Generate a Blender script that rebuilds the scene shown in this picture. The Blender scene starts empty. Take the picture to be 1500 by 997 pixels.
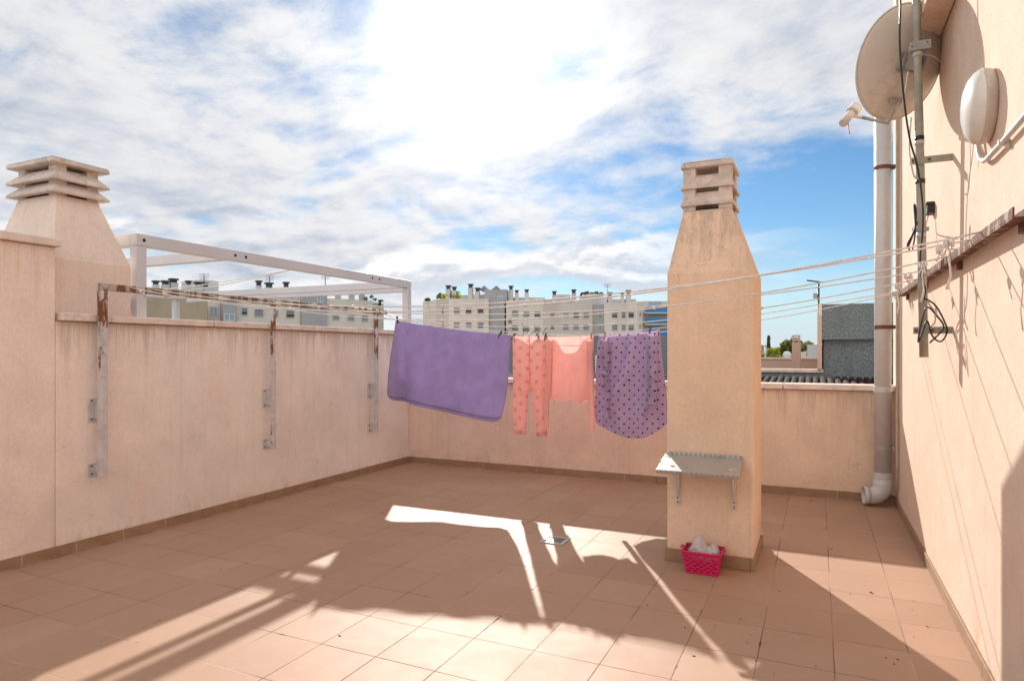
import bpy, bmesh, math, random
from mathutils import Vector, Matrix, noise
random.seed(7)
R = math.radians
scene = bpy.context.scene
COL = scene.collection

# ------------------------------------------------------------------ camera model (used to survey real positions)
F = 960.0; CX = 750.0; HY = 515.0; EYE = 1.5; YAW = R(25)
cs, sn = math.cos(YAW), math.sin(YAW)
def ray(px, py):
    u = (px - CX) / F; v = (HY - py) / F
    return Vector((cs*u - sn, sn*u + cs, v))            # per metre of depth
def at(px, py, d): return Vector((0, 0, EYE)) + ray(px, py)*d
def onX(px, py, X): r = ray(px, py); return at(px, py, X / r.x)
def onY(px, py, Y): r = ray(px, py); return at(px, py, Y / r.y)
def onZ(px, py, Z): r = ray(px, py); return at(px, py, (Z - EYE) / r.z)

SUN_AZ, SUN_EL = R(28.0), R(25.7)                       # azimuth left of +Y
SUN = Vector((-math.sin(SUN_AZ)*math.cos(SUN_EL), math.cos(SUN_AZ)*math.cos(SUN_EL), math.sin(SUN_EL)))

# ------------------------------------------------------------------ node helpers
def setin(nt, n, k, v):
    s = n.inputs[k]
    if isinstance(v, bpy.types.NodeSocket): nt.links.new(v, s)
    else:
        if s.type == 'RGBA' and len(v) == 3: v = (*v, 1)
        s.default_value = v
class NT:
    def __init__(self, nt): self.nt = nt
    def n(self, t, ins=None, **props):
        n = self.nt.nodes.new(t)
        for k, v in props.items(): setattr(n, k, v)
        for k, v in (ins or {}).items(): setin(self.nt, n, k, v)
        return n
    def m(self, op, a, b=0.0, c=0.0, clamp=False):
        n = self.n('ShaderNodeMath', {0: a, 1: b, 2: c}, operation=op, use_clamp=clamp); return n.outputs[0]
    def mix(self, f, a, b, bt='MIX'):
        n = self.n('ShaderNodeMix', data_type='RGBA', blend_type=bt)
        setin(self.nt, n, 0, f); setin(self.nt, n, 6, a); setin(self.nt, n, 7, b); return n.outputs[2]
    def sm(self, v, a, b, lo=0.0, hi=1.0):
        n = self.n('ShaderNodeMapRange', {'Value': v, 'From Min': a, 'From Max': b, 'To Min': lo, 'To Max': hi}, interpolation_type='SMOOTHSTEP')
        return n.outputs[0]
    def noise(self, vec, scale, detail=4, rough=.55, dist=0.0):
        n = self.n('ShaderNodeTexNoise', {'Vector': vec, 'Scale': scale, 'Detail': detail, 'Roughness': rough, 'Distortion': dist}); return n.outputs[0]
    def scale(self, vec, s, loc=(0, 0, 0)):
        n = self.n('ShaderNodeMapping', {'Vector': vec, 'Scale': s, 'Location': loc}); return n.outputs[0]
def newmat(name):
    m = bpy.data.materials.new(name); m.use_nodes = True
    nt = m.node_tree; b = nt.nodes['Principled BSDF']
    return m, NT(nt), b
def bump(t, b, h, strength=.3, dist=.01, prev=None):
    ins = {'Height': h, 'Strength': strength, 'Distance': dist}
    if prev is not None: ins['Normal'] = prev
    n = t.n('ShaderNodeBump', ins); setin(t.nt, b, 'Normal', n.outputs[0]); return n.outputs[0]
def pos(t): return t.n('ShaderNodeNewGeometry').outputs['Position']
def objc(t): return t.n('ShaderNodeTexCoord').outputs['Object']

def plain(name, col, rough=.6, var=.12, scale=8, metal=0.0, bmp=0.0, bscale=60, spec=.5, dirt=None, dirt_amt=.5):
    m, t, b = newmat(name); p = objc(t)
    n = t.noise(p, scale, 5)
    f = t.sm(n, .3, .7, 1 - var, 1 + var)
    c = t.mix(1.0, (*col, 1), t.n('ShaderNodeCombineColor', {0: f, 1: f, 2: f}).outputs[0], 'MULTIPLY')
    if dirt:
        d = t.sm(t.noise(p, scale*2.3, 6, .65), .5, .68, 0, dirt_amt); c = t.mix(d, c, (*dirt, 1))
    setin(t.nt, b, 'Base Color', c); b.inputs['Metallic'].default_value = metal
    setin(t.nt, b, 'Roughness', t.sm(t.noise(p, scale*3, 3), .3, .7, max(rough - .1, .05), min(rough + .1, 1)))
    b.inputs['Specular IOR Level'].default_value = spec
    if bmp: bump(t, b, t.noise(p, bscale, 4), bmp, .004)
    return m

def stucco(name, col, top, stain=(.30, .22, .16), amt=.6, drip=.55, col2=None, skirt=True):
    """lime render: blotches, rain streaks from the coping down, fine grain"""
    m, t, b = newmat(name); p = pos(t)
    z = t.n('ShaderNodeSeparateXYZ', {0: p}).outputs[2]
    big = t.noise(p, .9, 4, .5); mid = t.noise(p, 4.5, 5, .6)
    c = t.mix(t.sm(big, .35, .65), (*col, 1), (*(col2 or tuple(x*.9 for x in col)), 1))
    f = t.sm(mid, .3, .7, .95, 1.04)
    c = t.mix(1.0, c, t.n('ShaderNodeCombineColor', {0: f, 1: f, 2: f}).outputs[0], 'MULTIPLY')
    # faint trowel / roller columns
    st = t.noise(t.scale(p, (9, 9, .35)), 2.0, 5, .6)
    c = t.mix(t.sm(st, .52, .75, 0, .30), c, (col[0]*.72, col[1]*.66, col[2]*.62, 1))
    # rain streaks that start under the coping and run out at different lengths
    wob = t.noise(t.scale(p, (7, 7, .10)), 1.6, 6, .7)
    length = t.m('MULTIPLY', t.sm(wob, .38, .72), drip)
    dz = t.m('SUBTRACT', top, z)
    run = t.m('SUBTRACT', 1.0, t.m('DIVIDE', dz, t.m('ADD', length, .02)), clamp=True)
    fine = t.noise(t.scale(p, (30, 30, .6)), 2.0, 4, .6)
    k = t.m('MULTIPLY', t.m('MULTIPLY', run, t.sm(fine, .3, .7, .35, 1.0)), amt, clamp=True)
    c = t.mix(k, c, (*stain, 1))
    # rusty ochre bleeding
    oc = t.noise(t.scale(p, (2.2, 2.2, .8)), 1.3, 4, .6)
    c = t.mix(t.sm(oc, .60, .78, 0, .35), c, (col[0]*.92, col[1]*.74, col[2]*.52, 1))
    wv = t.n('ShaderNodeVectorMath', {0: p, 1: t.n('ShaderNodeTexNoise', {'Vector': p, 'Scale': 3.5, 'Detail': 4.0}).outputs[1]}, operation='ADD').outputs[0]
    ve = t.n('ShaderNodeTexVoronoi', {'Vector': wv, 'Scale': .85}, feature='DISTANCE_TO_EDGE').outputs[0]
    crack = t.m('MULTIPLY', t.sm(ve, .0015, .005, 1, 0), t.sm(t.noise(p, 1.1, 3), .54, .62, 0, .45))
    c = t.mix(crack, c, (col[0]*.45, col[1]*.40, col[2]*.36, 1))
    patch = t.sm(t.noise(t.scale(p, (1.1, 1.1, 1.6), (3, 1, 2)), 1.0, 2, .4), .56, .60, 0, .16)
    c = t.mix(patch, c, (min(col[0]*1.12, .9), col[1]*1.10, col[2]*1.10, 1))
    grain = t.sm(t.noise(p, 60, 4, .7), .3, .7, .93, 1.06)
    c = t.mix(1.0, c, t.n('ShaderNodeCombineColor', {0: grain, 1: grain, 2: grain}).outputs[0], 'MULTIPLY')
    if skirt:   # splash dirt just above the skirting
        low = t.m('MULTIPLY', t.sm(z, .08, .26, 1, 0), t.sm(t.noise(t.scale(p, (3, 3, 2)), 2.5, 5, .65), .5, .72, 0, .45))
        c = t.mix(low, c, (col[0]*.62, col[1]*.50, col[2]*.36, 1))
    setin(t.nt, b, 'Base Color', c)
    b.inputs['Roughness'].default_value = .92; b.inputs['Specular IOR Level'].default_value = .15
    n1 = bump(t, b, t.noise(p, 26, 5, .7), .24, .012)
    bump(t, b, t.noise(p, 150, 3, .65), .30, .004, n1)
    return m

PEACH = (.66, .475, .365)
M = {}
M['left_wall'] = stucco('left_wall_render', (.86, .735, .655), 1.72, amt=.60, drip=.6, col2=(.79, .675, .605), stain=(.27, .21, .17))
M['left_high'] = stucco('left_high_wall_render', (.86, .72, .63), 2.26, amt=.35, drip=.7, stain=(.45, .27, .15))
M['back_wall'] = stucco('back_wall_render', (.83, .635, .49), 1.10, amt=.62, stain=(.26, .20, .14), drip=.45)
M['tower'] = stucco('stair_tower_render', (.76, .60, .485), 9.0, amt=0, col2=(.74, .565, .445))
M['chim_r'] = stucco('chimney_render', (.80, .60, .445), 2.53, amt=.7, drip=1.0, stain=(.36, .29, .25))
M['chim_l'] = stucco('left_chimney_render', (.79, .65, .56), 2.72, amt=.3, drip=.5, stain=(.5, .46, .42), skirt=False)

def tile_mat():
    m, t, b = newmat('terracotta_floor_tile'); p = pos(t)
    s = t.n('ShaderNodeSeparateXYZ', {0: p})
    wob = t.m('MULTIPLY', t.m('SUBTRACT', t.noise(p, 3.0, 2), .5), .006)
    x = t.m('DIVIDE', t.m('ADD', t.m('ADD', s.outputs[0], .2685 + 40*.3406), wob), .3406)
    y = t.m('DIVIDE', t.m('ADD', t.m('ADD', s.outputs[1], -3.03 + 40*.391), wob), .391)
    fx, fy = t.m('FRACT', x), t.m('FRACT', y)
    ex = t.m('MULTIPLY', t.m('MINIMUM', fx, t.m('SUBTRACT', 1.0, fx)), .3406)
    ey = t.m('MULTIPLY', t.m('MINIMUM', fy, t.m('SUBTRACT', 1.0, fy)), .391)
    e = t.m('MINIMUM', ex, ey)
    e = t.m('ADD', e, t.m('MULTIPLY', t.m('SUBTRACT', t.noise(p, 45, 3), .5), .003))
    grout = t.sm(e, .0018, .0036, 1, 0)
    cell = t.n('ShaderNodeCombineXYZ', {0: t.m('FLOOR', x), 1: t.m('FLOOR', y), 2: 3.0}).outputs[0]
    wn = t.n('ShaderNodeTexWhiteNoise', {'Vector': cell}, noise_dimensions='3D')
    rnd = wn.outputs[0]
    c = t.mix(rnd, (.385, .228, .148, 1), (.43, .262, .172, 1))
    c = t.mix(t.sm(t.noise(p, 2.0, 5, .6), .35, .7, 0, .3), c, (.35, .198, .122, 1))
    c = t.mix(t.sm(t.noise(p, 14, 6, .7), .52, .75, 0, .30), c, (.50, .35, .26, 1))
    c = t.mix(t.sm(t.noise(p, 130, 3, .6), .55, .75, 0, .25), c, (.28, .15, .10, 1))
    c = t.mix(t.sm(t.noise(p, .55, 3, .5), .45, .65, 0, .20), c, (.50, .34, .25, 1))
    # joints: mostly dark with dirt, some still pale cement
    pale = t.sm(t.noise(p, .8, 3, .6), .50, .60)
    gc = t.mix(pale, (.15, .09, .06, 1), (.50, .37, .27, 1))
    vis = t.sm(t.noise(t.scale(p, (1, 1, 1), (4, 2, 0)), 1.7, 4, .65), .40, .62, .22, 1.0)
    c = t.mix(t.m('MULTIPLY', grout, vis), c, gc)
    # black rot in a few joints
    rot = t.m('MULTIPLY', t.sm(e, .003, .008, 1, 0), t.sm(t.noise(p, 2.6, 4, .65), .62, .70))
    c = t.mix(rot, c, (.03, .025, .02, 1))
    setin(t.nt, b, 'Base Color', c)
    r = t.sm(t.noise(p, 5, 5, .6), .3, .7, .60, .64)
    setin(t.nt, b, 'Roughness', t.mix(grout, t.n('ShaderNodeCombineColor', {0: r, 1: r, 2: r}).outputs[0], (.9, .9, .9, 1)))
    b.inputs['Specular IOR Level'].default_value = .38
    tilt = t.n('ShaderNodeVectorMath', {0: wn.outputs[1], 1: (.5, .5, .5)}, operation='SUBTRACT').outputs[0]
    h = t.m('SUBTRACT', t.sm(e, .0, .005), t.m('MULTIPLY', t.noise(p, 60, 4), .12))
    n1 = bump(t, b, h, .3, .003)
    bump(t, b, t.noise(p, 260, 3), .12, .002, n1)
    return m
M['tile'] = tile_mat()

def skirt_mat():
    m, t, b = newmat('terracotta_skirting_tile'); p = pos(t)
    s = t.n('ShaderNodeSeparateXYZ', {0: p})
    a = t.m('DIVIDE', t.m('ADD', s.outputs[0], s.outputs[1]), .37)
    fr = t.m('FRACT', t.m('ADD', a, 50.3)); e = t.m('MINIMUM', fr, t.m('SUBTRACT', 1.0, fr))
    g = t.sm(e, .006, .012, 1, 0)
    c = t.mix(t.sm(t.noise(p, 5, 5, .6), .35, .65), (.34, .205, .115, 1), (.28, .165, .095, 1))
    c = t.mix(t.sm(t.noise(p, 22, 5, .7), .55, .75, 0, .35), c, (.45, .31, .2, 1))
    pale = t.sm(t.noise(p, 1.7, 2), .45, .6)
    c = t.mix(t.m('MULTIPLY', g, .8), c, t.mix(pale, (.10, .07, .05, 1), (.5, .4, .32, 1)))
    low = t.m('MULTIPLY', t.sm(s.outputs[2], .0, .012, 1, 0), t.sm(t.noise(p, 6, 4, .6), .45, .6))
    c = t.mix(low, c, (.55, .45, .38, 1))
    setin(t.nt, b, 'Base Color', c); b.inputs['Roughness'].default_value = .6
    bump(t, b, t.noise(p, 90, 4), .15, .003); return m
M['skirt'] = skirt_mat()
M['coping'] = plain('coping_stone', (.74, .62, .55), .85, .10, 5, bmp=.25, bscale=120, dirt=(.36, .29, .24), dirt_amt=.35, spec=.2)
M['cowl'] = plain('cowl_concrete', (.62, .53, .47), .9, .14, 7, bmp=.35, bscale=80, dirt=(.30, .26, .23), dirt_amt=.5, spec=.15)
M['dark'] = plain('dark_void', (.02, .02, .02), .9)
M['alu'] = plain('pergola_powder_coat', (.58, .57, .60), .45, .04, 2)
M['white_pvc'] = plain('downpipe_pvc', (.60, .58, .56), .4, .05, 3, dirt=(.42, .38, .34), dirt_amt=.25)
M['galv'] = plain('galvanised_steel', (.42, .40, .36), .5, .15, 10, metal=.55, bmp=.05)
M['mast'] = plain('weathered_mast_steel', (.37, .35, .29), .55, .18, 9, metal=.25, dirt=(.33, .24, .12), dirt_amt=.35)
M['dish'] = plain('dish_enamel', (.62, .575, .52), .55, .06, 2, dirt=(.42, .33, .24), dirt_amt=.40)
M['black'] = plain('black_plastic', (.018, .018, .02), .45)
M['charcoal'] = plain('charcoal_plastic', (.06, .065, .07), .5)
M['greyp'] = plain('grey_plastic', (.34, .34, .33), .5)
M['rope'] = plain('white_clothes_line', (.72, .69, .66), .6, .12, 30, dirt=(.45, .40, .35), dirt_amt=.4)
M['cable_white'] = plain('pale_cable', (.60, .57, .52), .5)
M['cable_tan'] = plain('tan_cable', (.52, .42, .32), .55)
M['orange'] = plain('orange_peg_plastic', (.55, .22, .04), .45)
M['wood_peg'] = plain('wooden_peg', (.35, .22, .12), .7)
M['screw'] = plain('screw_steel', (.12, .11, .10), .4, metal=.7)

def rusty(name, paint, amount=.5, rust=(.13, .055, .025), grad=None):
    m, t, b = newmat(name); p = pos(t)
    n = t.noise(t.scale(p, (1, 1, .45)), 11, 7, .7)
    z = t.n('ShaderNodeSeparateXYZ', {0: p}).outputs[2]
    if grad: n = t.m('ADD', n, t.sm(z, grad[0], grad[1], -.14, .07))
    f = t.sm(n, .60 - amount*.3, .68 - amount*.3)
    rc = t.mix(t.noise(p, 40, 5, .7), (*rust, 1), (rust[0]*2.1, rust[1]*2.0, rust[2]*1.7, 1))
    pc = t.mix(t.sm(t.noise(p, 18, 4), .35, .65), (*paint, 1), tuple(x*.82 for x in paint) + (1,))
    setin(t.nt, b, 'Base Color', t.mix(f, pc, rc))
    setin(t.nt, b, 'Roughness', t.sm(f, 0, 1, .5, .9)); bump(t, b, t.m('ADD', f, t.noise(p, 90, 4)), .3, .003); return m
M['rust_post'] = rusty('flaking_white_post', (.62, .58, .57), .40, grad=(1.1, 1.9))
M['rust_rail'] = rusty('rusty_rail', (.50, .43, .37), .52, rust=(.12, .06, .032))
M['rust_dark'] = rusty('dark_rusty_rail', (.30, .21, .15), .62, rust=(.085, .035, .02))
M['rust_clamp'] = rusty('rusty_clamp', (.10, .06, .045), .6)

def checker_plate():
    m, t, b = newmat('aluminium_tread_plate'); p = objc(t)
    s = t.n('ShaderNodeSeparateXYZ', {0: p})
    def bars(sx, sy, sg):
        a = t.m('ADD', s.outputs[0], t.m('MULTIPLY', s.outputs[1], sg)); q = t.m('SUBTRACT', s.outputs[0], t.m('MULTIPLY', s.outputs[1], sg))
        fa = t.m('ABSOLUTE', t.m('SUBTRACT', t.m('FRACT', t.m('ADD', t.m('MULTIPLY', a, sx), 20.0)), .5))
        fb = t.m('ABSOLUTE', t.m('SUBTRACT', t.m('FRACT', t.m('ADD', t.m('MULTIPLY', q, sy), 20.0)), .5))
        return t.m('MULTIPLY', t.sm(fa, .22, .34, 1, 0), t.sm(fb, .12, .2, 1, 0))
    h = t.m('MAXIMUM', bars(30, 30, 1), bars(30, 30, -1))
    c = t.mix(h, (.45, .44, .42, 1), (.64, .63, .61, 1))
    c = t.mix(t.sm(t.noise(p, 12, 5, .7), .5, .7, 0, .5), c, (.32, .29, .26, 1))
    setin(t.nt, b, 'Base Color', c); b.inputs['Metallic'].default_value = .6; b.inputs['Roughness'].default_value = .42
    bump(t, b, h, .35, .0015); return m
M['plate'] = checker_plate()

def cloth(name, col, transl=.4, dots=None, weave=700, var=.1, tcol=None, fuzzy=False):
    m, t, b = newmat(name); nt = t.nt
    uv = t.n('ShaderNodeTexCoord').outputs['UV']
    c = t.mix(t.sm(t.m('ADD', t.m('MULTIPLY', t.noise(uv, 6, 5, .6), .5), t.m('MULTIPLY', t.noise(t.scale(uv, (60, 5, 1)), 3, 3, .6), .5)), .32, .68, 0, 1), (*col, 1), tuple(x*(1 - var) for x in col) + (1,))
    if dots:
        sp, rad, dc, soft = dots
        wuv = t.n('ShaderNodeVectorMath', {0: uv, 1: t.n('ShaderNodeVectorMath', {0: t.n('ShaderNodeTexNoise', {'Vector': uv, 'Scale': 4.5, 'Detail': 3.0}).outputs[1], 'Scale': .055}, operation='SCALE').outputs[0]}, operation='ADD').outputs[0]
        s = t.n('ShaderNodeSeparateXYZ', {0: wuv})
        a = t.m('DIVIDE', t.m('ADD', s.outputs[0], s.outputs[1]), sp); q = t.m('DIVIDE', t.m('SUBTRACT', s.outputs[0], s.outputs[1]), sp)
        fa = t.m('SUBTRACT', t.m('FRACT', t.m('ADD', a, 40.0)), .5); fb = t.m('SUBTRACT', t.m('FRACT', t.m('ADD', q, 40.0)), .5)
        # back to cloth metres so that the dots stay round
        du = t.m('MULTIPLY', t.m('ADD', fa, fb), sp*.5); dv = t.m('MULTIPLY', t.m('SUBTRACT', fa, fb), sp*.5)
        r = t.m('SQRT', t.m('ADD', t.m('MULTIPLY', du, du), t.m('MULTIPLY', dv, dv)))
        c = t.mix(t.sm(r, rad*(1 - soft), rad*(1 + soft), 1, 0), c, (*dc, 1))
    setin(nt, b, 'Base Color', c); b.inputs['Roughness'].default_value = .9; b.inputs['Specular IOR Level'].default_value = .1
    if fuzzy: b.inputs['Sheen Weight'].default_value = .25
    h = t.noise(uv, weave, 3, .6)
    cr = t.noise(t.scale(uv, (1, .55, 1)), 9, 4, .6, .8)
    n0 = bump(t, b, cr, .35 if fuzzy else .9, .03)
    bm_ = bump(t, b, h, .6 if fuzzy else .15, .006 if fuzzy else .002, n0)
    tr = t.n('ShaderNodeBsdfTranslucent'); setin(nt, tr, 0, c if tcol is None else t.mix(1.0, c, (*tcol, 1), 'MULTIPLY'))
    nt.links.new(bm_, tr.inputs['Normal'])
    mx = t.n('ShaderNodeMixShader', {0: transl}); nt.links.new(b.outputs[0], mx.inputs[1]); nt.links.new(tr.outputs[0], mx.inputs[2])
    nt.links.new(mx.outputs[0], nt.nodes['Material Output'].inputs[0]); return m
M['towel'] = cloth('purple_terry', (.50, .40, .69), .36, var=.20, weave=300, fuzzy=True)
M['pj'] = cloth('coral_spotted_jersey', (.94, .56, .51), .42, dots=(.15, .020, (.74, .36, .34), .35))
M['pink'] = cloth('coral_jersey', (.95, .57, .52), .45)
M['polka'] = cloth('lilac_polka_cotton', (.53, .40, .58), .38, dots=(.092, .0085, (.012, .010, .02), .2))
M['pink_basket'] = plain('raspberry_plastic', (.60, .015, .11), .35, .05, 4)
def bag_mat():
    m, t, b = newmat('white_carrier_bag'); nt = t.nt
    b.inputs['Base Color'].default_value = (.78, .76, .75, 1); b.inputs['Roughness'].default_value = .35
    tr = t.n('ShaderNodeBsdfTranslucent', {0: (.8, .77, .76, 1)})
    mx = t.n('ShaderNodeMixShader', {0: .4}); nt.links.new(b.outputs[0], mx.inputs[1]); nt.links.new(tr.outputs[0], mx.inputs[2])
    nt.links.new(mx.outputs[0], nt.nodes['Material Output'].inputs[0]); return m
M['bag'] = bag_mat()
def opal():
    m, t, b = newmat('opal_lamp_glass'); p = objc(t)
    setin(t.nt, b, 'Base Color', t.mix(t.sm(t.noise(p, 6, 4), .4, .7), (.78, .75, .68, 1), (.70, .66, .58, 1)))
    b.inputs['Roughness'].default_value = .22; b.inputs['Subsurface Weight'].default_value = .25; b.inputs['Subsurface Radius'].default_value = (.03, .03, .02); return m
M['opal'] = opal()
M['lampbase'] = plain('lamp_base_cream', (.62, .54, .45), .5)
# background
def pebble():
    m, t, b = newmat('grey_pebbledash'); p = pos(t)
    n = t.noise(p, 42, 4, .8); v = t.n('ShaderNodeTexVoronoi', {'Vector': p, 'Scale': 22.0}).outputs[0]
    c = t.mix(t.sm(n, .38, .62), (.10, .13, .14, 1), (.22, .265, .285, 1))
    c = t.mix(t.sm(t.noise(p, 70, 2), .6, .7, 0, .7), c, (.40, .42, .41, 1))
    c = t.mix(t.sm(t.noise(t.scale(p, (2, 2, .4)), 1.5, 4), .5, .7, 0, .3), c, (.06, .075, .08, 1))
    setin(t.nt, b, 'Base Color', c); b.inputs['Roughness'].default_value = .85; bump(t, b, v, .5, .02); return m
M['pebble'] = pebble()
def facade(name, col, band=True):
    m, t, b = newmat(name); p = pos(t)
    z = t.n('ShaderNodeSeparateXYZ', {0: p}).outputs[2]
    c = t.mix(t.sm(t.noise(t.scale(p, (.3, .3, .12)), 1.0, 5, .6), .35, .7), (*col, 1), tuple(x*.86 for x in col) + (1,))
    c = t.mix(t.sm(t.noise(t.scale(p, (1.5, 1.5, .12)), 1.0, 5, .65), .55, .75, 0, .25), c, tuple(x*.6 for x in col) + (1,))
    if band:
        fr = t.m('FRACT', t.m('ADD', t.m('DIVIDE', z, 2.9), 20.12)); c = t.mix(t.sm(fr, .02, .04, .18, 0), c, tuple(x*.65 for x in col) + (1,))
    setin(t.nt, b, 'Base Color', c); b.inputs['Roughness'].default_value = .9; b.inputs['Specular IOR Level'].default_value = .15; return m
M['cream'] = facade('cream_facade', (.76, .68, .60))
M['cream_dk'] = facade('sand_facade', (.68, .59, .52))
M['ochre'] = facade('ochre_facade', (.52, .41, .29), False)
M['greyf'] = facade('grey_facade', (.44, .42, .43))
M['greyl'] = facade('light_grey_facade', (.60, .57, .56), False)
M['terracotta'] = facade('terracotta_render', (.66, .46, .36), False)
M['shutter'] = plain('grey_shutter', (.25, .25, .28), .6, .1, 3)
M['pane'] = plain('sky_blue_pane', (.32, .42, .50), .15, .1, 1)
M['glass_dark'] = plain('dark_window_glass', (.05, .055, .065), .15)
M['wframe'] = plain('white_window_frame', (.68, .68, .66), .5)
M['blueglass'] = plain('blue_balcony_glass', (.03, .20, .46), .2, .15, .5)
M['white_house'] = facade('white_house', (.62, .60, .56), False)
M['vent'] = plain('dark_vent_cap', (.05, .05, .055), .7)
M['rooftile'] = plain('clay_roof_tile', (.045, .024, .019), .85, .3, 5, bmp=.3, dirt=(.03, .02, .018), dirt_amt=.6, spec=.1)
M['gravel'] = plain('roof_gravel', (.34, .30, .26), .95, .2, 4)
def leafm(name, a, c_):
    m, t, b = newmat(name); p = pos(t)
    r = t.n('ShaderNodeTexWhiteNoise', {'Vector': t.n('ShaderNodeVectorMath', {0: p, 1: (.6, .6, .6)}, operation='SNAP').outputs[0]}, noise_dimensions='3D').outputs[0]
    c = t.mix(r, (*a, 1), (*c_, 1)); setin(t.nt, b, 'Base Color', c); b.inputs['Roughness'].default_value = .6
    tr = t.n('ShaderNodeBsdfTranslucent'); setin(t.nt, tr, 0, c)
    mx = t.n('ShaderNodeMixShader', {0: .35}); t.nt.links.new(b.outputs[0], mx.inputs[1]); t.nt.links.new(tr.outputs[0], mx.inputs[2])
    t.nt.links.new(mx.outputs[0], t.nt.nodes['Material Output'].inputs[0]); return m
M['leaf'] = leafm('tree_leaf', (.14, .17, .04), (.26, .28, .08))
M['leaf_y'] = leafm('yellow_green_leaf', (.34, .36, .05), (.46, .44, .08))
M['leaf_d'] = leafm('dark_leaf', (.06, .08, .035), (.12, .14, .06))
M['bark'] = plain('bark', (.10, .07, .05), .9, .2, 4)
def ground_mat():
    m, t, b = newmat('ground_town'); p = pos(t)
    c = t.mix(t.sm(t.noise(p, .02, 5, .6), .4, .6), (.16, .15, .10, 1), (.10, .11, .05, 1))
    c = t.mix(t.sm(t.noise(p, .2, 4), .5, .6, 0, .5), c, (.24, .22, .2, 1)); setin(t.nt, b, 'Base Color', c); b.inputs['Roughness'].default_value = .95; return m
M['ground'] = ground_mat()

# ------------------------------------------------------------------ mesh builder
class MB:
    def __init__(s): s.v = []; s.f = []; s.sm = []; s.mi = []; s.uv = None
    def add(s, vs, fs, smooth=False, mi=0):
        o = len(s.v); s.v += [Vector(v) for v in vs]
        for f in fs: s.f.append([i + o for i in f]); s.sm.append(smooth); s.mi.append(mi)
        return s
    def box(s, a, b, mi=0, mtx=None):
        x0, y0, z0 = a; x1, y1, z1 = b
        vs = [Vector(v) for v in ((x0, y0, z0), (x1, y0, z0), (x1, y1, z0), (x0, y1, z0), (x0, y0, z1), (x1, y0, z1), (x1, y1, z1), (x0, y1, z1))]
        if mtx: vs = [mtx @ v for v in vs]
        return s.add(vs, [(0, 3, 2, 1), (4, 5, 6, 7), (0, 1, 5, 4), (1, 2, 6, 5), (2, 3, 7, 6), (3, 0, 4, 7)], mi=mi)
    def hexa(s, lo, hi, mi=0):       # lo, hi: four corners each, counter-clockwise from above
        return s.add(list(lo) + list(hi), [(3, 2, 1, 0), (4, 5, 6, 7), (0, 1, 5, 4), (1, 2, 6, 5), (2, 3, 7, 6), (3, 0, 4, 7)], mi=mi)
    def tube(s, pts, rad, n=8, cap=True, mi=0, closed=False, smooth=True):
        pts = [Vector(p) for p in pts]; k = len(pts); rads = rad if isinstance(rad, (list, tuple)) else [rad]*k
        o = len(s.v); up = None
        for i, p in enumerate(pts):
            a = pts[i-1] if i else (pts[-1] if closed else pts[0]); b = pts[(i+1) % k] if (i < k-1 or closed) else pts[i]
            t = (b - a).normalized() if (b - a).length > 1e-9 else Vector((0, 0, 1))
            if up is None: up = t.orthogonal().normalized()
            up = (up - t*up.dot(t)); up = up.normalized() if up.length > 1e-6 else t.orthogonal().normalized()
            w = t.cross(up)
            for j in range(n):
                q = 2*math.pi*j/n; s.v.append(p + (up*math.cos(q) + w*math.sin(q))*rads[i])
        for i in range(k if closed else k-1):
            for j in range(n):
                a0 = o + i*n; b0 = o + ((i+1) % k)*n
                s.f.append([a0+j, a0+(j+1) % n, b0+(j+1) % n, b0+j]); s.sm.append(smooth); s.mi.append(mi)
        if cap and not closed:
            s.f.append([o+j for j in range(n)][::-1]); s.sm.append(False); s.mi.append(mi)
            s.f.append([o+(k-1)*n+j for j in range(n)]); s.sm.append(False); s.mi.append(mi)
        return s
    def lathe(s, prof, c, axis='Z', n=32, mi=0, smooth=True):      # prof: (r, h) along axis
        o = len(s.v)
        ax = {'X': (Vector((1, 0, 0)), Vector((0, 1, 0)), Vector((0, 0, 1))), 'Y': (Vector((0, 1, 0)), Vector((0, 0, 1)), Vector((1, 0, 0))), 'Z': (Vector((0, 0, 1)), Vector((1, 0, 0)), Vector((0, 1, 0)))}[axis] if isinstance(axis, str) else axis
        for r, h in prof:
            for j in range(n):
                q = 2*math.pi*j/n; s.v.append(Vector(c) + ax[0]*h + (ax[1]*math.cos(q) + ax[2]*math.sin(q))*r)
        for i in range(len(prof)-1):
            for j in range(n):
                s.f.append([o+i*n+j, o+i*n+(j+1) % n, o+(i+1)*n+(j+1) % n, o+(i+1)*n+j]); s.sm.append(smooth); s.mi.append(mi)
        return s
    def build(s, name, mat, parent=None, bevel=0, sol=0, sub=0, seg=2, uvf=None, loc=None):
        me = bpy.data.meshes.new(name)
        org = Vector(loc) if loc is not None else (root_loc(parent) if parent else Vector((0, 0, 0)))
        me.from_pydata([tuple(v - org) for v in s.v], [], s.f)
        for m_ in (mat if isinstance(mat, (list, tuple)) else [mat]): me.materials.append(m_)
        me.polygons.foreach_set('use_smooth', s.sm); me.polygons.foreach_set('material_index', s.mi)
        if s.uv is not None:
            l = me.uv_layers.new(name='UVMap')
            for lp in me.loops: l.data[lp.index].uv = s.uv[lp.vertex_index]
        me.validate(); me.update()
        o = bpy.data.objects.new(name, me); COL.objects.link(o)
        if parent: o.parent = parent
        elif loc is not None: o.location = loc
        if bevel:
            b = o.modifiers.new('bevel', 'BEVEL'); b.width = bevel; b.segments = seg; b.limit_method = 'ANGLE'; b.angle_limit = R(35)
        if sol:
            d = o.modifiers.new('thickness', 'SOLIDIFY'); d.thickness = sol; d.offset = 0
        if sub:
            d = o.modifiers.new('smooth', 'SUBSURF'); d.levels = sub; d.render_levels = sub
        return o
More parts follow.
